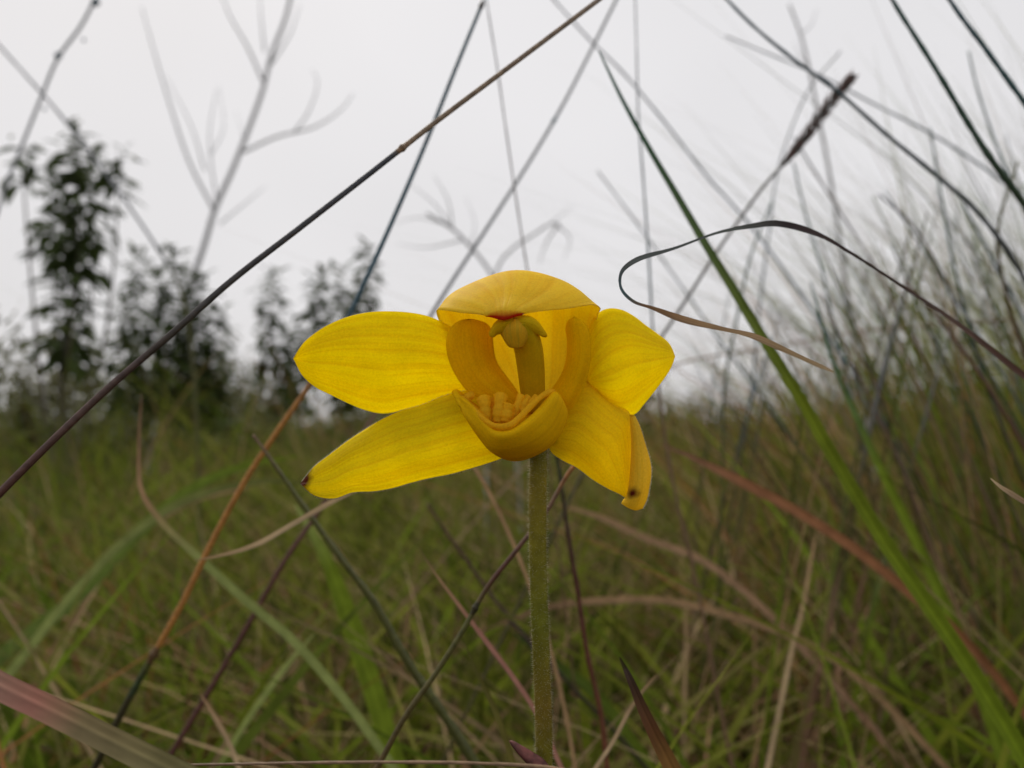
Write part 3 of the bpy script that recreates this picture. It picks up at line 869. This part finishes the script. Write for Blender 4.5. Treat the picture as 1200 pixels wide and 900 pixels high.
stem("grass_stalk", [(845, -8, .26), (885, 32, .26), (930, 70, .26), (985, 110, .26), (1040, 158, .26), (1090, 200, .26), (1145, 248, .26), (1185, 300, .26), (1230, 380, .26)], (5, 9),
     [(0, SLATE), (1, (0.06, 0.06, 0.055))], "dark stem slanting down to the right behind the tip of the seed spike")
stem("grass_stalk", [(1040, -10, .22), (1068, 35, .22), (1100, 88, .22), (1130, 135, .22), (1160, 185, .22), (1195, 232, .22), (1250, 310, .22)], (6, 11),
     [(0, TEAL), (1, DKGREEN)], "thick dark green stem crossing the upper right corner, the inner of two")
stem("grass_stalk", [(1105, -10, .22), (1135, 30, .22), (1165, 72, .22), (1205, 125, .22), (1260, 200, .22)], (6, 9), [(0, SLATE), (1, TEAL)],
     "stem crossing the upper right corner, the outer of two")
stem("grass_stalk", [(850, 42, .5), (905, 65, .5), (960, 88, .5), (1030, 125, .5), (1100, 162, .5), (1165, 205, .5), (1230, 260, .5)], (3, 6), [(0, GREYST), (1, SLATE)],
     "faint grey stem just under the dark stem at the seed spike, nearly parallel to it")
stem("grass_stalk", [(640, -10, .5), (690, 45, .5), (730, 85, .5), (780, 145, .5), (830, 208, .5), (878, 262, .5), (935, 340, .5), (990, 420, .5), (1040, 500, .5)], (4, 6), [(0, GREYST), (1, SLATE)],
     "faint grey stem slanting from top centre down right, crossing the seed spike's stalk")
stem("grass_stalk", [(744, -10, .30), (746, 60, .3), (748, 130, .3), (754, 210, .3), (760, 300, .3), (765, 390, .3), (774, 470, .3), (788, 560, .3), (806, 640, .3), (825, 730, .3), (842, 820, .3), (860, 905, .3)], (2.6, 9),
     [(0, GREYST), (.4, SLATE), (.55, BROWN), (1, (0.20, 0.12, 0.07))], "thin upright brown stalk passing behind the right petal's tip from top to bottom")
blade("grass_straw", [(1160, 560, .12), (1172, 570, .12), (1186, 579, .12), (1210, 594, .12), (1260, 630, .12)], 7, [(0, PALE), (1, BROWN)], "tiny pale pointed tip poking in at the right edge of the view", taper=.5)
blade("grass_stalk", [(-40, 782, .085), (0, 804, .085), (50, 828, .085), (100, 853, .085), (150, 878, .085), (205, 905, .085), (300, 952, .085), (400, 1005, .087), (500, 1062, .09), (590, 1125, .094)], 27,
      [(0, (0.36, 0.24, 0.18)), (.2, (0.36, 0.17, 0.13)), (.32, (0.24, 0.19, 0.10)), (1, (0.13, 0.17, 0.05))], "wide pink and green blade close to the viewer across the bottom left corner", taper=.05, fold=.22, root=[(.012, .105, .235), (.03, .12, .15), (.036, .125, -.01)])
stem("grass_stalk", [(150, 897, .09), (250, 896, .09), (350, 894, .09), (450, 893, .09), (560, 895, .09), (660, 902, .09), (760, 925, .09), (850, 960, .09), (930, 1010, .092)], (2.5, 5), [(0, BROWN), (1, STRAW)],
     "brown stem lying level along the bottom edge of the view", root=[(.045, .1, .22), (.06, .11, .12), (.065, .12, -.01)])
stem("grass_stalk", [(-12, 40, .8), (30, 88, .8), (75, 140, .8), (125, 205, .8), (180, 285, .8), (215, 350, .8)], (5, 7), [(0, GREYST), (.8, GREYST), (1, OLIVE)],
     "grey slanting stem at upper left, crossing in front of the tallest shrub", root=[(-.31, .8, .2), (-.3, .8, -.01)])
blade("grass_straw", [(226, 657, .17), (262, 650, .17), (300, 638, .17), (345, 613, .17), (385, 590, .17), (430, 566, .18), (470, 540, .19), (520, 510, .2)], 5.5,
      [(0, STRAW), (.4, PALE), (1, STRAW)], "thin pale straw strand below the petals crossing the orange stem", taper=.3, root=[(.01, .23, .26), (.03, .25, .12), (.035, .25, -.01)])
blade("grass_straw", [(560, 742, .34), (640, 712, .34), (700, 704, .34), (780, 704, .34), (850, 720, .34), (925, 745, .34), (1000, 790, .34)], 11, [(0, BROWN), (.4, STRAW), (1, STRAW)],
      "level arching straw blade in the grass right of the flower stalk", taper=.3)
blade("grass_straw", [(650, 590, .36), (700, 605, .36), (760, 632, .36), (820, 655, .36), (880, 700, .36), (940, 760, .36)], 11, [(0, STRAW), (1, (0.30, 0.19, 0.12))],
      "straw blade slanting down right above the level arching one", taper=.3)
blade("grass_stalk", [(390, 575, .34), (330, 563, .34), (270, 570, .34), (210, 590, .34), (150, 630, .34), (90, 690, .34), (30, 765, .34)], 14, [(0, OLIVE), (1, LGREEN)],
      "light green blade arching over at left toward the flower", taper=.5)
blade("grass_stalk", [(350, 535, .42), (290, 545, .42), (230, 570, .42), (160, 625, .42), (90, 700, .42), (0, 770, .42)], 22, [(0, GREEN), (1, (0.12, 0.17, 0.04))],
      "broad mid green blade arching behind the light green one at left", taper=.6)
blade("grass_straw", [(300, 570, .5), (220, 590, .5), (150, 640, .5), (90, 720, .5), (40, 800, .5), (10, 860, .5)], 8, [(0, STRAW), (1, BROWN)],
      "thin brown strand bending down through the grass at far left", taper=.3)
blade("grass_stalk", [(345, 590, .30), (375, 640, .30), (400, 700, .3), (425, 770, .3), (450, 850, .3), (470, 920, .3)], 30, [(0, LGREEN), (.3, GREEN), (1, GREEN)],
      "broad soft green blade behind the thick olive stalk", taper=.5)
blade("grass_stalk", [(600, 740, .33), (640, 770, .33), (700, 815, .33), (750, 880, .33), (790, 940, .33)], 16, [(0, DKGREEN), (1, GREEN)], "dark green blade falling to the right behind the flower stalk's lower end", taper=.4)
stem("grass_stalk", [(500, 590, .30), (535, 640, .30), (570, 690, .3), (610, 740, .3), (670, 805, .3), (740, 880, .3)], (6, 10), [(0, DKRED), (1, DARK)],
     "dark blurred stem slanting behind the narrow pinkish blade")
blade("grass_straw", [(234, 812, .20), (250, 838, .2), (268, 870, .2), (282, 905, .2)], 6, [(0, STRAW), (1, PALE)], "short pale blade between the two dark stems at bottom left", taper=.4)
blade("grass_stalk", [(370, 740, .30), (340, 775, .30), (310, 815, .3), (280, 860, .3), (255, 905, .3)], 9, [(0, LGREEN), (1, LGREEN)], "pale blade leaning right at bottom left behind the dark red stem", taper=.3)
stem("grass_stalk", [(1030, 228, .36), (1068, 262, .36), (1092, 300, .36), (1115, 345, .36), (1128, 385, .36), (1160, 440, .36)], (4, 7), [(0, DARK), (1, DKGREEN)], "dark bent stem with a kinked top above the hooked leaf's base at right")
stem("grass_stalk", [(985, 60, .5), (945, 110, .55), (912, 200, .6), (900, 280, .6), (890, 360, .6), (882, 450, .6), (870, 520, .6)], (3, 6), [(0, GREYST), (1, SLATE)], "grey stem curving down behind the seed spike")
stem("grass_stalk", [(930, 190, .45), (945, 255, .45), (962, 310, .45), (975, 370, .45), (990, 430, .45), (1005, 500, .45)], (4, 6), [(0, TEAL), (1, TEAL)], "thin green stem standing right of the seed spike's stalk")
stem("grass_stalk", [(700, 200, .5), (745, 260, .5), (795, 330, .5), (840, 395, .5), (890, 460, .5), (960, 560, .5)], (3, 6), [(0, GREYST), (1, TEAL)], "faint stem slanting behind the hook of the curled leaf")
stem("grass_straw", [(1190, 375, .55), (1100, 380, .55), (1000, 390, .55), (900, 408, .55), (800, 425, .55), (700, 470, .55)], (5, 4), [(0, BROWN), (1, STRAW)], "pale stalk lying almost level behind the right petal", cat="grass stem")

# budded stalk top left
def budded():
    pp = [(118, -14, .8), (95, 30, .8), (68, 68, .8), (48, 115, .8), (30, 160, .8), (8, 215, .8), (-10, 270, .8)]
    pts, seen = path_of(pp)
    o = empty("budded_weed", pts[-1], "thin faint stalk with small round buds in the top left corner", "grass stem")
    link("culm", tube_mesh("culm", pts, lambda t: .0015, lambda t: GREYST, M_STEM), o)
    for (x, y, r) in ((112, 3, 7), (68, 66, 6), (98, 47, 3), (52, 128, 3)):
        c = np.array(P(x, y, .8)); rr = r * .8 / FPX * .7
        q = [c + np.array([0, 0, -rr]), c, c + np.array([0.1 * rr, 0, rr * 1.4])]
        link("bud", tube_mesh("bud", q, lambda t, rr=rr: rr * math.sin(math.pi * min(max(t, .06), .96)), lambda t: SLATE, M_STEM, 10, 10), o)
budded()

# bare saplings
def sapling(name, trunk, branches, d, wpx, label, cat="sapling", sub=()):
    pts, seen = path_of([(x, y, d) for x, y in trunk])
    o = empty(name, pts[-1], label, cat)
    link("trunk", tube_mesh("trunk", pts, lambda t: .5 * (wpx[0] + (wpx[1] - wpx[0]) * min(1, t / seen)) * d / FPX, lambda t: (1, 1, 1), M_TWIG), o)
    for k, (bp, w, dd) in enumerate(branches):
        q = [P(x, y, d + dd * min(1, i / max(1, len(bp) - 1))) for i, (x, y) in enumerate(bp)]
        link("branch", tube_mesh("branch", q, lambda t, w=w: .5 * w * (1.1 - .8 * t) * d / FPX, lambda t: (1, 1, 1), M_TWIG, 6), o)
sapling("bare_sapling", [(345, -25), (335, 20), (318, 65), (308, 105), (290, 155), (272, 200), (252, 245), (240, 285), (225, 330), (205, 400), (190, 470)],
        [([(250, 245), (222, 190), (200, 125), (182, 65), (166, 8)], 4, .2), ([(308, 95), (290, 55), (270, 20), (258, -10)], 3.4, -.2), ([(285, 178), (325, 160), (370, 148), (400, 128), (414, 110)], 3.6, .15),
         ([(345, 155), (362, 130), (372, 95), (366, 82)], 2.2, -.1), ([(255, 240), (248, 195), (246, 150), (254, 105)], 2.6, .25), ([(248, 180), (262, 150), (256, 100)], 1.6, .2), ([(258, 262), (285, 240), (312, 218)], 2.2, .2),
         ([(240, 200), (225, 150), (195, 90)], 2.2, -.1), ([(310, 60), (306, 20), (304, -12)], 2.4, .1), ([(318, 75), (340, 40), (352, 5)], 2.4, .1), ([(272, 200), (285, 170), (276, 130)], 1.4, .1)],
        4.6, (4, 7.5), "leafless grey sapling with upward branches against the sky at upper left")
sapling("dead_weed", [(500, 250), (530, 268), (552, 290), (575, 320), (590, 360), (600, 430), (605, 520)],
        [([(530, 268), (510, 240), (480, 215)], 2.4, .1), ([(545, 280), (500, 290), (465, 285)], 2.2, .2), ([(530, 265), (525, 235), (508, 205)], 2, -.1), ([(552, 290), (556, 260), (545, 230)], 1.8, .1), ([(520, 262), (490, 255), (462, 262)], 1.8, .1)],
        1.3, (3.4, 5), "faint dead weed with spreading twigs just above the left side of the hood", "weed")
sapling("dead_weed", [(658, 268), (648, 262), (625, 275), (600, 292), (585, 310), (575, 350), (570, 440), (570, 540)],
        [([(655, 262), (640, 285), (632, 310)], 2.6, .1), ([(650, 262), (668, 280), (660, 305)], 2.0, .1), ([(645, 262), (660, 250), (672, 240)], 1.8, .1)],
        1.4, (2.5, 4), "faint dead weed bending to the right just above the top of the hood", "weed")
sapling("dead_weed", [(925, 5), (938, 40), (948, 80), (960, 140), (975, 220), (990, 320), (1005, 420)],
        [([(938, 40), (950, 30), (958, 10)], 2, .1), ([(948, 80), (935, 60), (930, 48)], 2, .1)], 1.2, (2.5, 5), "faint straight weed rising past the tip of the seed spike", "weed")

# fine stems of the tall grass at the right, each one its own
rr = random.Random(21)
XT = [
 ([(1192, 190, .3), (1170, 270, .3), (1180, 350, .3), (1215, 450, .3), (1260, 560, .3)], (5, 10), [(0, OLIVE), (1, DKRED)], "olive stem bowed against the right edge below the corner stems"),
 ([(1090, 150, .4), (1105, 240, .4), (1122, 330, .4), (1150, 430, .4), (1190, 540, .4), (1240, 650, .4)], (4, 8), [(0, TEAL), (1, DKGREEN)], "green stem dropping steeply under the dark slanting stem near the right edge"),
 ([(1060, 330, .33), (1110, 385, .33), (1155, 450, .33), (1205, 530, .33), (1260, 620, .33)], (6, 11), [(0, BROWN), (1, DKRED)], "thick red brown stem low at the right edge under the hooked leaf's base"),
 ([(930, 160, .5), (985, 250, .5), (1030, 320, .5), (1072, 400, .5), (1120, 500, .5), (1170, 620, .5)], (4, 8), [(0, GREYST), (.4, BROWN), (1, BROWN)], "brownish stem slanting through the middle of the tall grass at right"),
 ([(905, 235, .42), (880, 300, .42), (862, 380, .42), (850, 450, .42), (846, 560, .42)], (4, 7), [(0, TEAL), (1, OLIVE)], "short steep stem crossing the widest green blade above the pale twisted leaf end"),
 ([(1135, 60, .4), (1150, 120, .4), (1180, 200, .4), (1220, 280, .4)], (4, 6), [(0, TEAL), (1, TEAL)], "small stem between the two corner stems at upper right"),
]
for pp, wp, st, lb in XT:
    stem("grass_stalk", pp, wp, st, lb)
LBL = "thin dark stem of the tall grass leaning left against the sky at right"
for k in range(104):
    d = rr.uniform(.34, .85)
    x0 = 790 + 400 * rr.random() ** .8
    ytop = 460 - (x0 - 780) * .60 - rr.uniform(0, 110) + rr.uniform(0, 90)
    back = rr.random() < .25
    dx = rr.uniform(140, 330) * (-.45 if back else 1)
    pp = []
    yb = 900
    bow = rr.uniform(.15, .45)
    for i in range(7):
        f = i / 6
        pp.append((x0 + dx * (f * (1 - bow) + bow * (1 - (1 - f) ** 2)) + rr.uniform(-3, 3), ytop + (yb - ytop) * f, d))
    c0 = rr.choice([TEAL, SLATE, DKGREEN, OLIVE, GREYST, BROWN, GREEN, STRAW])
    c1 = rr.choice([GREEN, OLIVE, BROWN, (0.20, 0.11, 0.06), STRAW, GREEN])
    c0 = tuple(v * .85 for v in c0)
    w = rr.uniform(1.6, 3.4) / d * .95
    if rr.random() < .5:
        stem("grass_stalk", pp, (w * .6, w * 1.8), [(0, c0), (.45, c0), (.7, c1), (1, c1)], LBL, group="fine stems of the tall grass at the right", sides=5)
    else:
        blade("grass_stalk", pp, w * 1.7, [(0, c0), (.4, c0), (.7, c1), (1, c1)], LBL, cat="grass stem", group="fine stems of the tall grass at the right", taper=.7, twist=(rr.uniform(0, 1), rr.uniform(0, 1.3)), nseg=18)

# ------------------------------------------------------------------ shrubs
def leaf_mesh(name, L, W, droop, mat, seed):
    r = random.Random(seed)
    verts, faces = [], []
    n = 6
    for i in range(n + 1):
        t = i / n
        w = W * .5 * (math.sin(math.pi * min(1, t * .93 + .05)) ** .9)
        x = L * (t - .12 * droop * t * t); z = -L * droop * .55 * t * t
        verts += [(x, -w, z + w * .35), (x, 0, z), (x, w, z + w * .35)]
    for i in range(n):
        q = i * 3
        faces += [(q, q + 1, q + 4, q + 3), (q + 1, q + 2, q + 5, q + 4)]
    return mesh_from(name, verts, faces, mat)

def shrub(name, shoots, d, leafL, per_m, label, mat, seed, cat="shrub", group=None, foot_px=None, lean=-.15, spread=.02):
    r = random.Random(seed)
    variants = [leaf_mesh("leaf", leafL * s, leafL * s * w, dr, mat, i) for i, (s, w, dr) in enumerate([(1, .34, .5), (.85, .38, .9), (1.1, .32, .7), (.7, .4, .3)])]
    fx = foot_px if foot_px is not None else sum(s[0] for s in shoots) / len(shoots)
    base = P(fx, 500, d); base.z = -.01
    o = empty(name, base, label, cat, group)
    todo = []
    for (x, ytop, yleaf) in shoots:
        dd = d + r.uniform(-.25, .25)
        top = P(x, ytop, dd); low = P(x, yleaf, dd)
        root = base + Vector((r.uniform(-.05, .05), r.uniform(-.05, .05), 0))
        mid = Vector((low.x * .75 + root.x * .25, low.y, low.z * .55))
        q = [root, mid, low, top]
        link("stem", tube_mesh("stem", q, lambda t: .006 * (1.15 - t), lambda t: (1, 1, 1), M_BARK, 6), o)
        h = top.z - low.z
        n = int(h * per_m)
        b4 = [np.array(p, dtype=float) for p in q]
        for k in range(n):
            f = (k + r.random()) / n
            p = low.lerp(top, f) + Vector((r.gauss(0, spread), r.gauss(0, spread), 0))
            s = (.55 + .6 * (1 - f) ** .5) * r.uniform(.75, 1.2)
            up = 0.9 if f > .93 else lean + .45 * f + r.uniform(-.35, .25)
            todo.append((p, s, k * 2.399 + r.uniform(-.4, .4), up, r.uniform(-.5, .5)))
    r.shuffle(todo)
    iv = Matrix.Translation(-base)
    mats = []
    for (p, s, yaw, up, roll) in todo:
        mats.append(Matrix.Translation(p) @ Euler((roll, -up, yaw), 'XYZ').to_matrix().to_4x4() @ Matrix.Scale(s, 4))
    for i, Mx in enumerate(mats[:300]):
        lf = bpy.data.objects.new("leaf", variants[i % 4])
        C.objects.link(lf)
        lf.parent = o
        lf.matrix_local = iv @ Mx
    if len(mats) > 300:
        verts, faces = [], []
        for i, Mx in enumerate(mats[300:]):
            v = variants[i % 4]
            k = len(verts)
            verts += [Mx @ w.co for w in v.vertices]
            faces += [tuple(k + a for a in pl.vertices) for pl in v.polygons]
        tag(link("leaves", mesh_from("leaves", verts, faces, mat), o), kind="stuff")
    return o

shrub("leafy_shrub", [(90, 148, 330), (74, 215, 430), (28, 168, 215), (138, 172, 225), (108, 190, 300), (88, 260, 430), (62, 205, 310), (90, 160, 260)], 2.6, .095, 150,
      "tallest shrub, at far left, with drooping leaves standing clear against the sky", M_LEAF, 1, foot_px=75)
shrub("leafy_shrub", [(160, 292, 470), (205, 293, 480), (232, 322, 490), (143, 350, 480), (185, 320, 490), (252, 360, 500), (218, 340, 500)], 3.1, .085, 290,
      "bushy dark shrub behind the long dark stem, between the tallest shrub and the left petal", M_LEAF, 2)
shrub("leafy_shrub", [(318, 318, 440), (372, 318, 450), (398, 312, 470), (430, 285, 440), (352, 372, 480), (410, 345, 480), (335, 395, 480)], 3.4, .088, 270,
      "dark shrub just behind the tip of the upper left petal", M_LEAF, 3)
LB = "low dull shrub half sunk in the grass at the horizon"
low = [(35, 430, 3.0, "low bush at the foot of the tallest shrub"), (120, 452, 3.3, "low bush between the two largest shrubs"), (292, 424, 3.4, "low bush in the gap left of the shrub behind the upper left petal"),
       (470, 476, 4.0, "low bush seen between the two left petals"), (815, 466, 3.6, "low bush just right of the right petal's tip"), (885, 488, 4.0, "low bush behind the brown upright stalk's right side, second from the petal"),
       (1050, 486, 3.8, "low dark bush behind the broad green blades")]
for i, (x, yt, d, lb) in enumerate(low):
    q = random.Random(50 + i)
    shrub("low_bush", [(x + q.uniform(-34, 34), yt + abs(q.gauss(0, 14)), 520) for _ in range(9)], d, .06, 200, lb, M_LEAF2, 60 + i, cat="bush", foot_px=x, spread=.035)

# ------------------------------------------------------------------ meadow grass nobody could count
def grass_field(name, n, seed, pal, label, dmin, dmax, hfun, wfun, lean_x=(-.1, .5), ang=60, seg=5, cat="grass", mask=None, dpow=1.0, tuft=0, tr=.03):
    g = np.random.default_rng(seed)
    u = g.random(n) ** dpow
    d = dmin * np.exp(u * math.log(dmax / dmin))
    a = np.radians(g.uniform(-ang, ang, n))
    x = d * np.tan(a) ; y = d
    ox = oy = 0.0
    if tuft:
        m = max(1, n // tuft)
        ci = g.integers(0, m, n)
        ox = g.normal(0, tr, n) * (1 + .4 * d[ci]); oy = g.normal(0, tr, n) * (1 + .4 * d[ci])
        x = x[ci] + ox; y = y[ci] + oy; d = np.maximum(y, .3)
    if mask is not None:
        keep = mask(x, y, g)
        x, y, d = x[keep], y[keep], d[keep]
    n = len(x)
    h = hfun(x, y, g); w = wfun(x, y, g)
    lx = g.normal(lean_x[0], lean_x[1], n); ly = g.normal(0, .35, n)
    if tuft:
        lx = lx * .55 + ox / tr * .38; ly = ly * .55 + oy / tr * .3
    curl = np.abs(g.normal(.25, .35, n)); 
    t = np.linspace(0, 1, seg + 1)
    th = g.uniform(0, 2 * math.pi, n)
    sx, sy = np.cos(th), np.sin(th) * .6
    V = np.zeros((n, seg + 1, 2, 3), dtype=np.float32)
    for i, ti in enumerate(t):
        px = x + lx * h * (.35 * ti + (.35 + curl) * ti * ti)
        py = y + ly * h * (.4 * ti + .4 * ti * ti)
        pz = h * (ti - curl * .42 * ti ** 3) - .01
        ww = w * .5 * (1.0 - ti ** 1.8 * .97)
        for s, sg in enumerate((-1, 1)):
            V[:, i, s, 0] = px + sg * sx * ww; V[:, i, s, 1] = py + sg * sy * ww; V[:, i, s, 2] = pz
    V = V.reshape(-1, 3)
    k = (np.arange(n) * (seg + 1) * 2)[:, None] + np.arange(seg)[None, :] * 2
    F = np.stack([k, k + 1, k + 3, k + 2], axis=-1).reshape(-1, 4)
    me = bpy.data.meshes.new(name)
    me.vertices.add(len(V)); me.vertices.foreach_set("co", V.ravel())
    me.loops.add(F.size); me.loops.foreach_set("vertex_index", F.ravel().astype(np.int32))
    me.polygons.add(len(F)); me.polygons.foreach_set("loop_start", (np.arange(len(F)) * 4).astype(np.int32))
    me.update(calc_edges=True)
    # colours in drifts
    fld = np.sin(x * 3.1 / np.maximum(d, .3) + 1.0) + np.sin(y * 2.3 + x * 1.7) * .6 + g.normal(0, .9, n)
    idx = np.clip(((fld + 2.6) / 5.2 * len(pal)).astype(int), 0, len(pal) - 1)
    c = np.array(pal)[idx] * g.uniform(.25, 1.35, (n, 1))
    tip = np.array([0.24, 0.17, 0.09])[None, :]
    cc = np.zeros((n, seg + 1, 2, 4), dtype=np.float32); cc[..., 3] = 1
    dry = g.random(n)[:, None] ** 3
    for i, ti in enumerate(t):
        m = dry * ti * .8
        cc[:, i, :, :3] = (c * (1 - m) + tip * m)[:, None, :]
    at = me.attributes.new("Col", 'FLOAT_COLOR', 'POINT'); at.data.foreach_set("color", cc.ravel())
    me.materials.append(M_FIELD)
    me.polygons.foreach_set("use_smooth", [True] * len(me.polygons))
    o = bpy.data.objects.new(name, me); C.objects.link(o)
    return tag(o, label, cat, kind="stuff")

greens = [(0.05, 0.085, 0.008), (0.10, 0.16, 0.012), (0.17, 0.24, 0.02), (0.14, 0.17, 0.015), (0.22, 0.25, 0.03), (0.07, 0.10, 0.010)]
drys = [(0.42, 0.27, 0.14), (0.34, 0.15, 0.06), (0.20, 0.07, 0.03), (0.55, 0.40, 0.23), (0.30, 0.18, 0.09), (0.42, 0.25, 0.16)]
def h_low(x, y, g):
    s = x / np.maximum(y, .3)
    top = .25 + .05 * np.clip((y - .6) / 1.0, 0, 1) + .08 * np.clip((y - 1.6) / 3, 0, 1)
    return top * g.uniform(.4, 1.15, len(x)) * (1 + .25 * np.clip(s, 0, .7))
w_low = lambda x, y, g: (.0022 + .004 * g.random(len(x)) ** 2) * (1 + np.clip(y - 1, 0, 8) * .4)
w_near = lambda x, y, g: .0028 + .0085 * g.random(len(x)) ** 1.5
grass_field("ground_grass", 9000, 7, [tuple(v * .6 for v in c) for c in greens] + drys[1:3], "short dull grass between the tufts", .5, 14, lambda x, y, g: h_low(x, y, g) * .45, w_low, (-.1, .8))
grass_field("green_grass", 10500, 1, greens, "green meadow grass covering the ground", .8, 12, lambda x, y, g: h_low(x, y, g) * 1.1, w_low, (-.15, .7), dpow=.95, tuft=36, tr=.035)
grass_field("dry_grass", 3600, 2, drys, "dead straw and rust coloured grass mixed into the green", .7, 12, lambda x, y, g: h_low(x, y, g) * 1.0, w_low, (-.2, 1.0), tuft=20, tr=.04)
grass_field("broad_grass", 5600, 4, greens, "broad green grass blades in the near meadow", .34, 1.6, lambda x, y, g: h_low(x, y, g) * 1.1, w_near, (-.15, .85), seg=10, tuft=14, tr=.025)
grass_field("dead_grass", 2200, 5, drys, "dead bent grass blades in the near meadow", .33, 1.7, lambda x, y, g: h_low(x, y, g) * 1.05, lambda x, y, g: w_near(x, y, g) * .55, (-.25, 1.2), seg=10, tuft=7, tr=.03)
def h_tall(x, y, g):
    s = x / y
    return (.29 + .80 * np.clip(s - .17, 0, .6) * np.minimum(y, 2.2) ** .8) * g.uniform(.55, 1.12, len(x))
def right_mask(x, y, g):
    s = x / y
    return (g.random(len(x)) < np.clip((s - .18) / .4, 0, 1) ** 1.3)
grass_field("tall_grass", 14000, 3, greens[1:5] + greens[2:5] + drys[:4], "tall thin grass leaning left on the right side of the meadow", .6, 4.0, h_tall, lambda x, y, g: (.0012 + .0034 * g.random(len(x)) ** 1.5) * (1 + .3 * np.clip(y - 1, 0, 5)), (-.5, .28), mask=right_mask)
grass_field("far_grass", 6500, 6, greens + drys[:2], "grass tops along the far edge of the meadow", 1.3, 9.0, lambda x, y, g: g.uniform(.26, .58, len(x)) * (1 + .1 * np.clip(y - 2, 0, 4)), lambda x, y, g: (.004 + .004 * g.random(len(x))) * y * .35, (-.2, .5), tuft=14, tr=.04)

# distant scrub: a low leafy belt along the horizon, too far to count
def scrub():
    g = np.random.default_rng(9)
    n = 42000
    a = np.radians(g.uniform(-62, 62, n)); d = g.uniform(4.5, 9.0, n)
    x = d * np.tan(a); y = d
    prof = .34 + .16 * np.sin(x * 1.9 + 1) + .12 * np.sin(x * 4.7 + y) + .22 * np.clip(-x / y, 0, .6) / .6
    z = np.clip(prof * (1 + .25 * g.normal(0, 1, n).clip(-1, 2)), .1, 2) * g.random(n) ** 1.1 * (1 + .22 * (d - 4.5) / 4.5) * 1.15
    L = g.uniform(.03, .07, n)
    v = g.normal(0, 1, (n, 3)); v /= np.linalg.norm(v, axis=1, keepdims=True)
    w = np.cross(v, g.normal(0, 1, (n, 3))); w /= np.linalg.norm(w, axis=1, keepdims=True)
    c = np.stack([x, y, z], 1)
    q = np.stack([c - v * L[:, None], c + w * L[:, None] * .3, c + v * L[:, None], c - w * L[:, None] * .3], 1).reshape(-1, 3)
    me = bpy.data.meshes.new("distant_scrub")
    me.vertices.add(n * 4); me.vertices.foreach_set("co", q.ravel().astype(np.float32))
    me.loops.add(n * 4); me.loops.foreach_set("vertex_index", np.arange(n * 4, dtype=np.int32))
    me.polygons.add(n); me.polygons.foreach_set("loop_start", np.arange(n, dtype=np.int32) * 4)
    me.update(calc_edges=True)
    me.materials.append(M_LEAF2)
    o = bpy.data.objects.new("distant_scrub", me); C.objects.link(o)
    tag(o, "low belt of distant leafy scrub along the horizon", "scrub", kind="stuff")
scrub()
